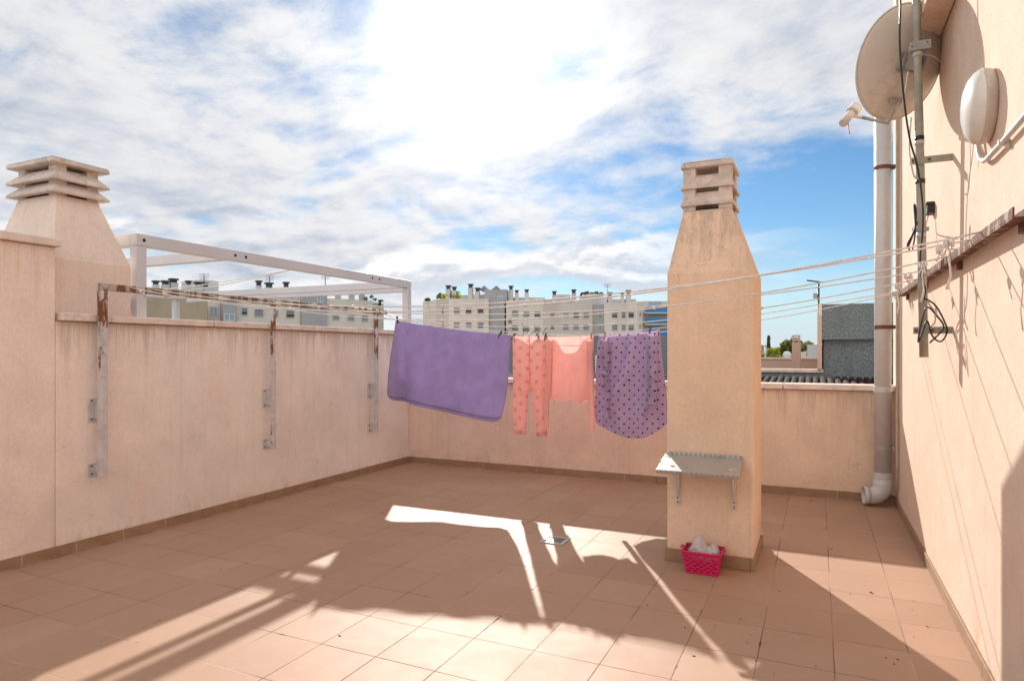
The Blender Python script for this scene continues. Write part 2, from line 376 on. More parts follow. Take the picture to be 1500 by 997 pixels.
def root_loc(p):
    l = Vector((0, 0, 0))
    while p is not None: l += p.location; p = p.parent
    return l
def tag(o, label, cat, group=None):
    o['label'] = label; o['category'] = cat
    if group: o['group'] = group
    return o
def thing(name, label, cat, loc, group=None):
    o = bpy.data.objects.new(name, None); COL.objects.link(o); o.location = loc; o.empty_display_size = .1
    return tag(o, label, cat, group)
def struct(o): o['kind'] = 'structure'; return o

# ------------------------------------------------------------------ terrace floor, ground
XL, XR, YB = -5.045, .70, 7.49
struct(MB().box((XL - .02, -4, -.25), (XR + .02, YB + .02, 0)).build('terrace_floor', M['tile']))
struct(MB().box((-3000, -3000, -13), (3000, 3000, -12)).build('ground', M['ground']))
struct(MB().box((-11.6, -4, -.25), (XL - .30, 9.2, -.02)).build('neighbour_terrace_floor', M['gravel']))

# ------------------------------------------------------------------ left parapet (low run + raised run by the chimney)
YS = 2.93                                       # where the raised run ends
lp = thing('parapet_wall', 'long shaded peach parapet wall along the left, raised at its near end', 'wall', (XL, 3, 0))
MB().box((XL - .25, YS, -.3), (XL, 7.74, 1.725)).build('wall', M['left_wall'], lp, bevel=.006)
MB().box((XL - .25, -4, -.3), (XL + .002, YS - .002, 2.262)).build('raised_wall', M['left_high'], lp, bevel=.008)
cop = MB()
ys = [YS + .012, 3.32, 4.29, 5.27, 6.25, 7.23, 7.80]
for i in range(len(ys)-1):
    MB().box((XL - .29, ys[i] + .004, 1.728), (XL + .040 + (.012 if i == 0 else 0), ys[i+1] - .004, 1.782 + (.006 if i == 0 else 0))).build('coping_stone', M['coping'], lp, bevel=.008)
for a, b_ in ((-4, -.3), (-.3, 1.0), (1.0, YS + .03)):
    MB().box((XL - .29, a + .004, 2.264), (XL + .035, b_ - .004, 2.322)).build('coping_stone', M['coping'], lp, bevel=.008)
MB().box((XL + .003, -4, .001), (XL + .017, 7.474, .082)).build('skirting', M['skirt'], lp, bevel=.003)
# ------------------------------------------------------------------ back parapet
bp = thing('parapet_wall', 'low ochre parapet wall at the back, behind the washing and the chimney', 'wall', (-2, YB, 0))
MB().box((XL + .002, YB, -.3), (XR + .25, YB + .22, 1.105)).build('wall', M['back_wall'], bp, bevel=.006)
xs = [XL + .045, -4.1, -3.15, -2.2, -1.25, -.33, XR - .003]
for i in range(len(xs)-1):
    MB().box((xs[i] + .003, YB - .04, 1.108), (xs[i+1] - .003, YB + .26, 1.165)).build('coping_stone', M['coping'], bp, bevel=.008)
MB().box((XL + .019, YB - .014, .001), (XR - .016, YB - .002, .080)).build('skirting', M['skirt'], bp, bevel=.003)
# ------------------------------------------------------------------ stair tower on the right
tw = thing('stair_tower', 'tall sunlit peach rendered stair tower filling the right edge', 'building', (XR, 4, 0))
MB().box((XR, -4, -.3), (XR + 4, YB + .23, 5.6)).build('wall', M['tower'], tw, bevel=.01)
MB().box((XR - .15, -4, 3.46), (XR - .003, 5.45, 3.86)).build('ledge', M['tower'], tw, bevel=.01)
MB().box((XR - .014, -4, .001), (XR - .002, YB - .016, .078)).build('skirting', M['skirt'], tw, bevel=.003)

# ------------------------------------------------------------------ chimneys
def ring4(cx, cy, hx, hy, z): return [Vector((cx - hx, cy - hy, z)), Vector((cx + hx, cy - hy, z)), Vector((cx + hx, cy + hy, z)), Vector((cx - hx, cy + hy, z))]
def chimney(label, x0, x1, y0, y1, zb, z1, z2, ztop, cap, mat, skirt=False, gable=False, topoff=(0, 0), lip=.03):
    cx, cy, hx, hy = (x0+x1)/2, (y0+y1)/2, (x1-x0)/2, (y1-y0)/2
    t = thing('chimney', label, 'chimney', (cx, cy, zb))
    tx, ty = cap[0] - lip, cap[1] - lip; ox, oy = cx + topoff[0], cy + topoff[1]
    m = MB(); lv = [ring4(cx, cy, hx, hy, zb), ring4(cx, cy, hx, hy, z1), ring4(ox, oy, tx, ty, z2)]
    vs = [v for l in lv for v in l]; fs = [(3, 2, 1, 0)]
    for k in range(2):
        for j in range(4): fs.append((k*4+j, k*4+(j+1) % 4, k*4+4+(j+1) % 4, k*4+4+j))
    fs.append((8, 9, 10, 11)); m.add(vs, fs); m.build('shaft', mat, t, bevel=.012)
    # cowl: collar, three sloping louvre slabs on corner posts, dark flue core
    n = 3; pitch = (ztop - z2) / n
    cw = thing_part('cowl', t, (ox, oy, z2))
    c = MB(); pw = .045
    for sx in (-1, 1):
        for sy in (-1, 1):
            MB().box((ox + sx*(tx - .045) - pw, oy + sy*(ty - .045) - pw, z2 - .004), (ox + sx*(tx - .045) + pw, oy + sy*(ty - .045) + pw, ztop - .03)).build('corner_post', M['cowl'], cw, bevel=.008)
    c = MB(); c.box((ox - tx + .02, oy - ty + .02, z2 + .001), (ox + tx - .02, oy + ty - .02, z2 + .012)); c.build('flue', M['dark'], cw)
    for k in range(n):
        zb_ = z2 + pitch*(k + 1) - .098; last = k == n - 1
        s_ = MB()
        if last:
            lo = ring4(ox, oy, cap[0], cap[1], zb_ + .030); hi = ring4(ox, oy, cap[0] - .004, cap[1] - .004, zb_ + .068)
            s_.hexa(lo, hi)
            if gable:
                s_.hexa(ring4(ox, oy, cap[0] - .006, cap[1] - .006, zb_ + .070), ring4(ox, oy, cap[0]*.35, cap[1]*.25, zb_ + .105))
            else:
                s_.hexa(ring4(ox, oy, cap[0] - .006, cap[1] - .006, zb_ + .070), ring4(ox, oy, cap[0]*.8, cap[1]*.8, zb_ + .088))
            s_.build('cap_slab', M['cowl'], cw, bevel=.008)
        else:       # hollow ring, thin lip at the bottom, leaning inward
            o1 = ring4(ox, oy, cap[0], cap[1], zb_); o2 = ring4(ox, oy, cap[0], cap[1], zb_ + .022); o3 = ring4(ox, oy, tx - .024, ty - .024, zb_ + .106)
            i3 = ring4(ox, oy, tx - .045, ty - .05, zb_ + .106); i1 = ring4(ox, oy, tx - .02, ty - .02, zb_ + .012)
            L = [o1, o2, o3, i3, i1]; vs = [v for l in L for v in l]; fs = []
            for a in range(5):
                b_ = (a + 1) % 5
                for j in range(4): fs.append((a*4+j, a*4+(j+1) % 4, b_*4+(j+1) % 4, b_*4+j))
            s_.add(vs, fs); s_.build('louvre_slab', M['cowl'], cw, bevel=.007)
    if skirt:
        s_ = MB()
        for q in ((x0 - .014, y0 - .014, x1 + .014, y0 - .002), (x0 - .014, y1 + .002, x1 + .014, y1 + .014), (x0 - .014, y0, x0 - .002, y1), (x1 + .002, y0, x1 + .014, y1)):
            s_.box((q[0], q[1], .001), (q[2], q[3], .090))
        s_.build('skirting', M['skirt'], t, bevel=.003)
    return t
def thing_part(name, parent, loc):
    o = bpy.data.objects.new(name, None); COL.objects.link(o); o.parent = parent; o.location = Vector(loc) - root_loc(parent); return o
chimney('tall tapered ochre chimney standing on the terrace floor with a louvred cowl', -.985, -.397, 4.76, 5.44, 0, 2.06, 2.53, 2.905, (.186, .205), M['chim_r'], skirt=True, topoff=(-.035, -.02), lip=.016)
chimney('squat tapered chimney with louvred cowl rising behind the raised left wall', -6.02, -5.17, 2.98, 3.60, 0, 2.20, 2.72, 3.02, (.305, .228), M['chim_l'], gable=True, topoff=(.02, -.03), lip=.06)

# ------------------------------------------------------------------ pergola beyond the left wall
pg = thing('pergola', 'white metal pergola frame rising from the left wall over the next terrace', 'pergola', (-8, 6, 0))
px_, y0_, y1_, xb = -5.21, 3.69, 7.69, -9.9; zt = 2.492; w = .045
for x_, y_ in ((px_, y0_), (px_, y1_), (xb, y0_), (xb, y1_)):
    MB().box((x_ - w, y_ - w, 1.790 if x_ == px_ else -.02), (x_ + w, y_ + w, zt - .102)).build('post', M['alu'], pg, bevel=.004)
for x_ in (px_, xb):
    m = MB().box((x_ - w, y0_ - w, zt - .10), (x_ + w, y1_ + w, zt)); b_ = m.build('side_beam', M['alu'], pg, bevel=.004)
    if x_ == px_:
        h = MB()
        for yy in (y0_ + .02, 4.67, 4.8, 6.85, 7.0): MB().lathe([(.0, .0), (.014, .0), (.014, .004), (0, .004)], (x_ + w - .001, yy, zt - .05), 'X', 12, smooth=False).build('bolt_hole', M['dark'], b_)
for y_ in (y0_, 4.62, y1_):
    MB().box((xb + w + .002, y_ - w, zt - .098), (px_ - w - .002, y_ + w, zt - .003)).build('cross_beam', M['alu'], pg, bevel=.004)
MB().box((xb + w + .002, y1_ + .17, zt - .14), (px_ - w - .06, y1_ + .22, zt - .06)).build('gutter', M['alu'], pg, bevel=.004)
for k in (0, 1):
    a = Vector((px_ - .03, 5.65, zt - .05 - .0)); b_ = Vector((xb + .05, 5.65 + .1*k, zt - .16 - .1*k))
    pts = [a.lerp(b_, i/14) - Vector((0, 0, .10*(1 - (2*i/14 - 1)**2))) for i in range(15)]
    tag(MB().tube(pts, .006, 6).build('shade_wire', M['rope']), ['upper', 'lower'][k] + ' white wire strung across inside the pergola frame', 'wire', 'wires inside the pergola')

# ------------------------------------------------------------------ left drying rack (rail on three posts)
XP = -4.955
rk = thing('drying_rack', 'rusty drying rail on three flaking white posts fixed along the left wall', 'drying rack', (XP, 5, 0))
rail_y0, rail_y1, ZR = 3.20, 6.80, 2.0
rb = MB().box((XP - .022, onX(150, 698, XP).y - .024, ZR - .030), (XP + .022, rail_y1 + .05, ZR + .022))
rb.build('rail', M['rust_rail'], rk, bevel=.004)
for k, (pxp, ybot) in enumerate(((150, 698), (400, 657), (551, 632))):
    p0 = onX(pxp, ybot, XP); Yp = min(p0.y, rail_y1); zb_ = p0.z
    hw = .026 if k == 0 else .019
    po = MB().box((XP - hw, Yp - hw, zb_), (XP + hw, Yp + hw, ZR - .031)).build('post', M['rust_post'], rk, bevel=.004)
    for (za, zc) in ((zb_ + .42, zb_ + .60), (zb_ + .0, zb_ + .10)):
        b_ = MB().box((XL + .001, Yp - .055, za), (XL + .008, Yp + .045, zc)).box((XL + .008, Yp - .005, za + .02), (XP - hw + .002, Yp + .005, zc - .02))
        pl = b_.build('wall_bracket', M['rust_post'], rk, bevel=.002)
        s_ = MB()
        for zz in (za + .02, zc - .02): MB().lathe([(0, .004), (.007, .004), (.007, 0)], (XL + .008, Yp - .03, zz), 'X', 10, smooth=False).build('screw', M['screw'], pl)
# right rail on the tower wall
XQ = XR - .05
rr = thing('wall_rail', 'dark rusty angle rail bolted high on the sunlit right tower wall', 'rail', (XQ, 4.6, ZR))
MB().box((XQ - .018, 2.88, ZR - .026), (XQ + .030, 6.55, ZR - .018)).box((XQ - .018, 2.88, ZR - .0175), (XQ - .012, 6.55, ZR + .018)).box((XQ + .024, 2.88, ZR - .0175), (XQ + .030, 6.55, ZR + .016)).build('rail', M['rust_dark'], rr, bevel=.002)
for yy in (3.0, 4.2, 5.4, 6.45): MB().box((XQ + .031, yy - .03, ZR - .06), (XR - .001, yy + .03, ZR + .02)).build('wall_bracket', M['rust_dark'], rr, bevel=.003)

# ------------------------------------------------------------------ clothes lines
XA, XB_ = XP + .02, XQ - .02
def knotmesh(c, r, seed, turns=3):
    rnd = random.Random(seed); m = MB(); c = Vector(c)
    for w in range(turns + 1):           # a few tight wraps and hitches round the line
        x0 = rnd.uniform(-.9, .7)*r; k = rnd.uniform(.35, .7)*r; ph = rnd.random()*6.3; sl = rnd.uniform(-.5, .5)
        m.tube([c + Vector((x0 + .4*r*math.sin(q)*sl + r*.12*q/6.28, k*math.cos(q + ph), k*math.sin(q + ph) - .1*r)) for q in [i*6.6/14 for i in range(15)]], .0045, 6)
    for w in range(2):                   # loose tails
        d_ = Vector((rnd.uniform(-.6, .6), rnd.uniform(-.4, .4), -1)).normalized(); n_ = rnd.uniform(1.2, 2.6)*r
        m.tube([c, c + d_*n_*.5 + Vector((rnd.uniform(-.3, .3)*r, rnd.uniform(-.3, .3)*r, .1*r)), c + d_*n_], [.0045, .004, .0055], 6)
    return m
lines = [  # left Y, right Y, sag, label
    (3.42, 3.38, .262, 'nearest white clothes line, sagging lowest in front of the chimney top'),
    (3.62, 3.60, .215, 'white clothes line just behind the nearest one'),
    (4.16, 4.18, .285, 'third white clothes line from the front, tied at both rails'),
    (4.84, 4.80, .205, 'tautest white clothes line, tied over the middle rack post'),
    (5.42, 5.40, .290, 'white clothes line strung right in front of the laden one'),
]
GL = 'white clothes lines strung across the terrace'
for k, (ya, yb, sg, lab) in enumerate(lines):
    pts = []
    for i in range(61):
        t_ = i/60; pts.append(Vector((XA + (XB_ - XA)*t_, ya + (yb - ya)*t_, ZR + .01 - sg*4*t_*(1 - t_))))
    o = MB().tube(pts, .0042, 6).build('clothes_line', M['rope'], loc=(XA, ya, ZR)); tag(o, lab, 'clothes line', GL)
    knotmesh(pts[1] + Vector((.06, 0, -.02)), .022, k).build('knot', M['rope'], o)
    kb = knotmesh(pts[-2] + Vector((-.02, 0, -.02)), .024, k + 20)
    if k % 2 == 0:
        c = pts[-2]; kb.tube([c, c + Vector((-.02, .01, -.07)), c + Vector((-.01, .02, -.16)), c + Vector((-.025, .02, -.22))], [.004, .004, .004, .008], 6)
    kb.build('knot', M['rope'], o)
    for t_ in (.30 + .07*k, .62 + .05*k):
        i = int(t_*60); MB().lathe([(0, -.012), (.009, -.006), (.011, .002), (.007, .012), (0, .016)], pts[i], 'X', 10).build('rope_joint', M['rope'], o)
# laden line
YL = 6.42
T0, T1 = onY(580, 469, YL), onY(748, 491, YL)
lead = [Vector((XA, 6.70, ZR + .01)), onY(580, 468.5, YL), onY(664, 480, YL), onY(748, 490, YL), onY(800, 491.5, YL), onY(872, 490, YL), onY(920, 486, YL), onY(968, 480, YL), onY(1108, 461, YL - .02), Vector((XB_, 6.40, ZR + .01))]
pts = []
for a, b_ in zip(lead, lead[1:]):
    for i in range(5): pts.append(a.lerp(b_, i/5))
pts.append(lead[-1])
ll = MB().tube(pts, .0042, 6).build('clothes_line', M['rope'], loc=lead[0]); tag(ll, 'white clothes line weighed down by the washing pegged on it', 'clothes line', GL)
knotmesh(pts[1], .022, 71).build('knot', M['rope'], ll); knotmesh(pts[-1] + Vector((-.03, 0, -.01)), .036, 72, 6).build('knot', M['rope'], ll)
pts = [Vector((XA + (XB_ - XA)*i/60, 6.78 - .25*i/60, ZR + .012 - .335*4*(i/60)*(1 - i/60))) for i in range(61)]
l2 = MB().tube(pts, .0042, 6).build('clothes_line', M['rope'], loc=pts[0]); tag(l2, 'farthest white clothes line, empty, passing behind the washing', 'clothes line', GL)
knotmesh(pts[-1] + Vector((-.03, 0, -.01)), .038, 73, 6).build('knot', M['rope'], l2)

# ------------------------------------------------------------------ washing
def interp(tab, t_):
    for (a, va), (b_, vb) in zip(tab, tab[1:]):
        if t_ <= b_:
            k = (t_ - a)/(b_ - a) if b_ > a else 0; k = k*k*(3 - 2*k)*.5 + k*.5
            return tuple(x + (y - x)*k for x, y in zip(va, vb)) if isinstance(va, tuple) else va + (vb - va)*k
    return tab[-1][1]
def fr(v, s=1.0, seed=0): return noise.noise(Vector((v[0]*s, v[1]*s, seed*7.3)))
def garment(left, right, top, bottom, thick, Y, wr, scoop=None, n=44, rows=46, m=None, uvo=0):
    """open flattened tube of cloth surveyed on the plane of the line: left/right = px x against t, top/bottom = px y across"""
    m = m or MB(); o = len(m.v)
    if m.uv is None: m.uv = []
    for i in range(rows + 1):
        t_ = i/rows; xl, xr_ = interp(left, t_), interp(right, t_)
        for j in range(n):
            q = 2*math.pi*j/n; xf = (1 - math.cos(q))/2; front = math.sin(q) < -1e-6 or j == 0
            px = xl + (xr_ - xl)*xf; ytop, ybot = interp(top, xf), interp(bottom, xf)
            if scoop and math.sin(q) < 0: ytop = ytop + scoop(xf)
            py = ytop + (ybot - ytop)*t_
            P = onY(px, py, Y); th = interp(thick, t_)
            P.y += math.sin(q)*th + wr(P.x, P.z, t_, math.sin(q))
            m.v.append(P); m.uv.append((P.x + (0 if math.sin(q) <= 0 else .31) + uvo, P.z + .17*uvo))
    for i in range(rows):
        for j in range(n):
            a = o + i*n + j; b_ = o + i*n + (j+1) % n; m.f.append([a, b_, b_ + n, a + n]); m.sm.append(True); m.mi.append(0)
    return m
# towel
tm = MB(); tm.uv = []; NU, NV = 90, 60
TL = [onY(580, 469.5, YL), onY(748, 491, YL)]; BL = [onY(571, 584, YL), onY(735.5, 619, YL)]
for i in range(NV + 1):
    v = i/NV
    for j in range(NU + 1):
        u = j/NU
        top = TL[0].lerp(TL[1], u) - Vector((0, 0, .014*math.sin(math.pi*u)))
        bot = BL[0].lerp(BL[1], u); P = top.lerp(bot, v)
        # rounded lower corners, hem waviness
        P.z -= .018*v*math.sin(u*math.pi) ; P.x += (-.018*math.sin(v*math.pi) if u < .5 else .02*math.sin(v*math.pi))*abs(2*u - 1)
        e = max(0, (u - .93)/.07); P.z += v**10*e*e*.05
        e = max(0, (.05 - u)/.05); P.z += v**10*e*e*.05
        P.y += .040*v*math.sin(u*5.2 + .6) + .030*math.sin(u*11 + v*1.5)*v + .012*math.sin(u*26 + 2*v)*math.exp(-v*2.5) + .02*fr((u*7, v*1.5), 1, 5) + .05*fr((u*3, v*2), 1, 1)*v + .006*fr((u*14, v*9), 1, 2)
        P.y += -.10*v*math.exp(-((u - .02)/.05)**2) + .05*v*math.exp(-((u - .12)/.06)**2)
        tm.v.append(P); tm.uv.append((u*1.5, v*.93))
for i in range(NV):
    for j in range(NU):
        a = i*(NU + 1) + j; tm.f.append([a, a + 1, a + NU + 2, a + NU + 1]); tm.sm.append(True); tm.mi.append(0)
tw_o = tm.build('towel', M['towel'], sol=.012, loc=T0); tag(tw_o, 'large plain purple bath towel pegged at the left of the line', 'towel')
hm = MB(); hm.uv = []
for i in (NV - 4, NV - 2):       # woven hem band along the bottom
    for j in range(NU + 1):
        P = tm.v[i*(NU + 1) + j].copy(); P.y -= .0085; hm.v.append(P); hm.uv.append((j/NU*1.5, i/NV*.93))
for j in range(NU): hm.f.append([j, j + 1, NU + 2 + j, NU + 1 + j]); hm.sm.append(True); hm.mi.append(0)
hm.build('hem', M['towel'], tw_o, sol=.004)
# trousers
def wr1(x, z, t_, s): return .034*fr((x*9, z*2.6), 1, 3)*(.3 + t_) + .014*fr((x*26, z*9), 1, 4) + .012*math.sin(x*75)*math.exp(-t_*9)
m = garment([(0, 750.5), (.35, 751.5), (1, 752)], [(0, 776), (.45, 777), (.55, 774), (1, 770.5)], [(0, 492), (1, 492)], [(0, 633), (1, 636)], [(0, .035), (.3, .055), (1, .04)], YL, wr1, scoop=lambda f: 14*f**1.6, n=32, rows=54)
m = garment([(0, 776), (.45, 777), (.55, 780), (1, 785)], [(0, 800), (.4, 801), (1, 801)], [(0, 492), (1, 492)], [(0, 639), (1, 637)], [(0, .035), (.3, .055), (1, .04)], YL - .004, wr1, scoop=lambda f: 14*(1 - f)**1.6, n=32, rows=54, m=m, uvo=.4)
pj = m.build('pyjama_trousers', M['pj'], sol=0, loc=onY(776, 492, YL)); tag(pj, 'coral pyjama trousers with spots pegged by the waist next to the towel', 'trousers')
for k, (xa, xb2, yy) in enumerate(((752, 771, 629), (785, 801, 632))):
    c = garment([(0, xa - .3), (1, xa - .3)], [(0, xb2 + .3), (1, xb2 + .3)], [(0, yy), (1, yy + 1)], [(0, yy + 7), (1, yy + 7)], [(0, .040), (1, .036)], YL - .004*k, wr1, n=24, rows=6); c.build('cuff', M['pj'], pj)
# shirt
def wr2(x, z, t_, s): return .036*fr((x*7, z*1.6), 1, 8)*(.3 + t_) + .016*fr((x*20, z*5), 1, 9) + .018*math.sin(x*60 + 9*z)*max(0, abs(x + 2.42)*6 - .6)*t_
m = garment([(0, 801.5), (.3, 803), (1, 807)], [(0, 869.5), (.4, 868), (1, 862)], [(0, 493), (1, 491.5)], [(0, 584), (.35, 588), (.6, 585), (.85, 591), (1, 585)], [(0, .018), (.3, .05), (1, .06)], YL, wr2, scoop=lambda f: 4.5 + 21*math.exp(-((f - .5)/.24)**4) if .06 < f < .94 else 4.5*min(f, 1 - f)/.06, n=64)
sh = m.build('shirt', M['pink'], sol=0, loc=onY(836, 492, YL)); tag(sh, 'plain coral pink long sleeved top with scoop neck pegged at the shoulders', 'top')
def wr3(x, z, t_, s): return .012*fr((x*14, z*5), 1, 12) - .02
garment([(0, 801), (.5, 800), (.75, 797), (1, 799)], [(0, 810), (.5, 809), (.75, 805), (1, 805)], [(0, 496), (1, 498)], [(0, 624), (1, 626)], [(0, .015), (.3, .03), (1, .02)], YL - .05, wr3, n=20).build('sleeve', M['pink'], sh, sol=0)
garment([(0, 860), (.5, 862), (.75, 865), (1, 866)], [(0, 869), (.5, 871), (.75, 872), (1, 872)], [(0, 498), (1, 496)], [(0, 632), (1, 632)], [(0, .015), (.3, .03), (1, .02)], YL - .05, wr3, n=20).build('sleeve', M['pink'], sh, sol=0)
# polka dot blouse
def wr4(x, z, t_, s):
    g = .022*math.sin(x*34 + 1.2*math.sin(z*3))*math.exp(-t_*2.2)*min(1, t_*12)
    g += .030*fr((x*5, z*2.4), 1, 21)*min(1, t_*3) + .012*fr((x*15, z*6), 1, 22)
    xx = (x + 2.02)/.3; g += -.045*math.exp(-((abs(xx) - (.95 - 1.1*max(0, t_ - .35)))/.16)**2)*(1 if s < 0 else 0)*min(1, max(0, (t_ - .15)*3))*max(0, 1 - max(0, t_ - .75)*4)
    return g*1.5
m = garment([(0, 877), (.15, 876), (.5, 873), (.8, 871), (1, 873)], [(0, 967), (.15, 968), (.5, 973), (.8, 977), (1, 977)], [(0, 491), (.5, 487), (.86, 484.5), (1, 482)],
            [(0, 618), (.10, 624), (.3, 633), (.5, 640), (.7, 640), (.9, 630), (1, 620)], [(0, .025), (.25, .06), (.7, .10), (1, .11)], YL + .01, wr4, scoop=lambda f: 4.0 if .1 < f < .85 else 1.5, n=90, rows=70)
pb = m.build('blouse', M['polka'], sol=0, loc=onY(925, 487, YL)); tag(pb, 'lilac blouse with black polka dots pegged beside the chimney', 'blouse')
def wr5(x, z, t_, s): return .030*fr((x*14, z*9), 1, 31) - .02
garment([(0, 879), (.6, 881), (1, 884)], [(0, 893), (.6, 894), (1, 891)], [(0, 496), (1, 494)], [(0, 545), (1, 546)], [(0, .02), (.5, .045), (1, .02)], YL - .11, wr5, n=28, rows=30).build('sleeve', M['polka'], pb, sol=0)
garment([(0, 948), (.6, 950), (1, 949)], [(0, 964), (.6, 965), (1, 963)], [(0, 489), (1, 488)], [(0, 592), (1, 592)], [(0, .02), (.5, .05), (1, .05)], YL - .12, wr5, n=28, rows=36).build('sleeve', M['polka'], pb, sol=0)
tie = garment([(0, 883), (.3, 880), (1, 883)], [(0, 887), (.3, 886), (1, 887)], [(0, 545), (1, 545)], [(0, 572), (1, 574)], [(0, .012), (1, .008)], YL - .15, wr5, n=14, rows=18)
tie = garment([(0, 885), (.4, 889), (1, 887)], [(0, 890), (.4, 893), (1, 892)], [(0, 545), (1, 545)], [(0, 608), (1, 611)], [(0, .012), (1, .008)], YL - .145, wr5, n=14, rows=22, m=tie)
tie = garment([(0, 882), (.5, 879), (1, 882)], [(0, 892), (.5, 894), (1, 892)], [(0, 543), (1, 543)], [(0, 551), (1, 551)], [(0, .015), (.5, .035), (1, .015)], YL - .15, wr5, n=16, rows=8, m=tie)
tie.build('tie', M['polka'], pb, sol=0)
garment([(0, 949), (.4, 944), (1, 943)], [(0, 953), (.4, 949), (1, 946)], [(0, 590), (1, 590)], [(0, 612), (1, 612)], [(0, .012), (1, .008)], YL - .14, wr5, n=12, rows=14).build('tie', M['polka'], pb, sol=0)

def peg(px, py, mat, label, dy=-.012, tilt=.0):
    c = onY(px, py, YL + dy); m = MB()
    mt = Matrix.Translation(c) @ Matrix.Rotation(tilt, 4, 'Y')
    m.box((-.005, -.014, -.05), (.005, -.004, .035), mtx=mt).box((-.005, .004, -.05), (.005, .014, .035), mtx=mt)
    m.tube([mt @ Vector((-.007, 0, -.004)), mt @ Vector((.007, 0, -.004))], .008, 8)
    o = m.build('clothes_peg', mat, bevel=.002, loc=c); tag(o, label, 'clothes peg', 'clothes pegs holding the washing'); return o
peg(582, 467, M['black'], 'black peg at the left corner of the purple towel', tilt=-.15)
peg(733, 489, M['black'], 'black peg at the right end of the purple towel', tilt=.5)
peg(752.5, 492, M['charcoal'], 'dark peg on the left waist corner of the coral trousers', tilt=.6)
peg(788, 492, M['charcoal'], 'dark peg on the right half of the coral trousers waist', tilt=-.6)
peg(799, 492, M['black'], 'black peg between the coral trousers and the pink top', tilt=.2)
peg(866, 492, M['orange'], 'orange peg on the right shoulder of the pink top', tilt=.1)
peg(886, 490, M['wood_peg'], 'brown peg at the left shoulder of the polka dot blouse')
peg(952, 484, M['charcoal'], 'dark peg at the right shoulder of the polka dot blouse', tilt=.2)

# ------------------------------------------------------------------ shelf, basket, drain
sf = thing('wall_shelf', 'sloping aluminium tread plate shelf bracketed to the front of the chimney', 'shelf', (-.73, 4.76, .75))
ang = math.atan2(.070, .30)
mt = Matrix.Translation((-.73, 4.757, .766)) @ Matrix.Rotation(ang, 4, 'X')
s_ = MB().box((-.268, -.30, -.003), (.268, -.002, .001), mtx=mt).box((-.268, -.302, -.026), (.268, -.299, .001), mtx=mt).box((-.25, -.012, .001), (.262, -.004, .02), mtx=mt)
s_.build('board', M['plate'], sf, bevel=.0008)
for x_ in (-.905, -.522):
    b_ = MB().box((x_ - .012, 4.742, .415), (x_ + .012, 4.757, .745)).tube([(x_, 4.75, .46), (x_, 4.60, .715)], .008, 8).box((x_ - .012, 4.54, .716), (x_ + .012, 4.742, .722))
    q = b_.build('bracket', M['white_pvc'], sf, bevel=.001)
    h = MB()
    for zz in (.43, .46): MB().lathe([(0, -.004), (.006, -.004), (.006, 0)], (x_, 4.741, zz), 'Y', 10, smooth=False).build('screw', M['screw'], q)

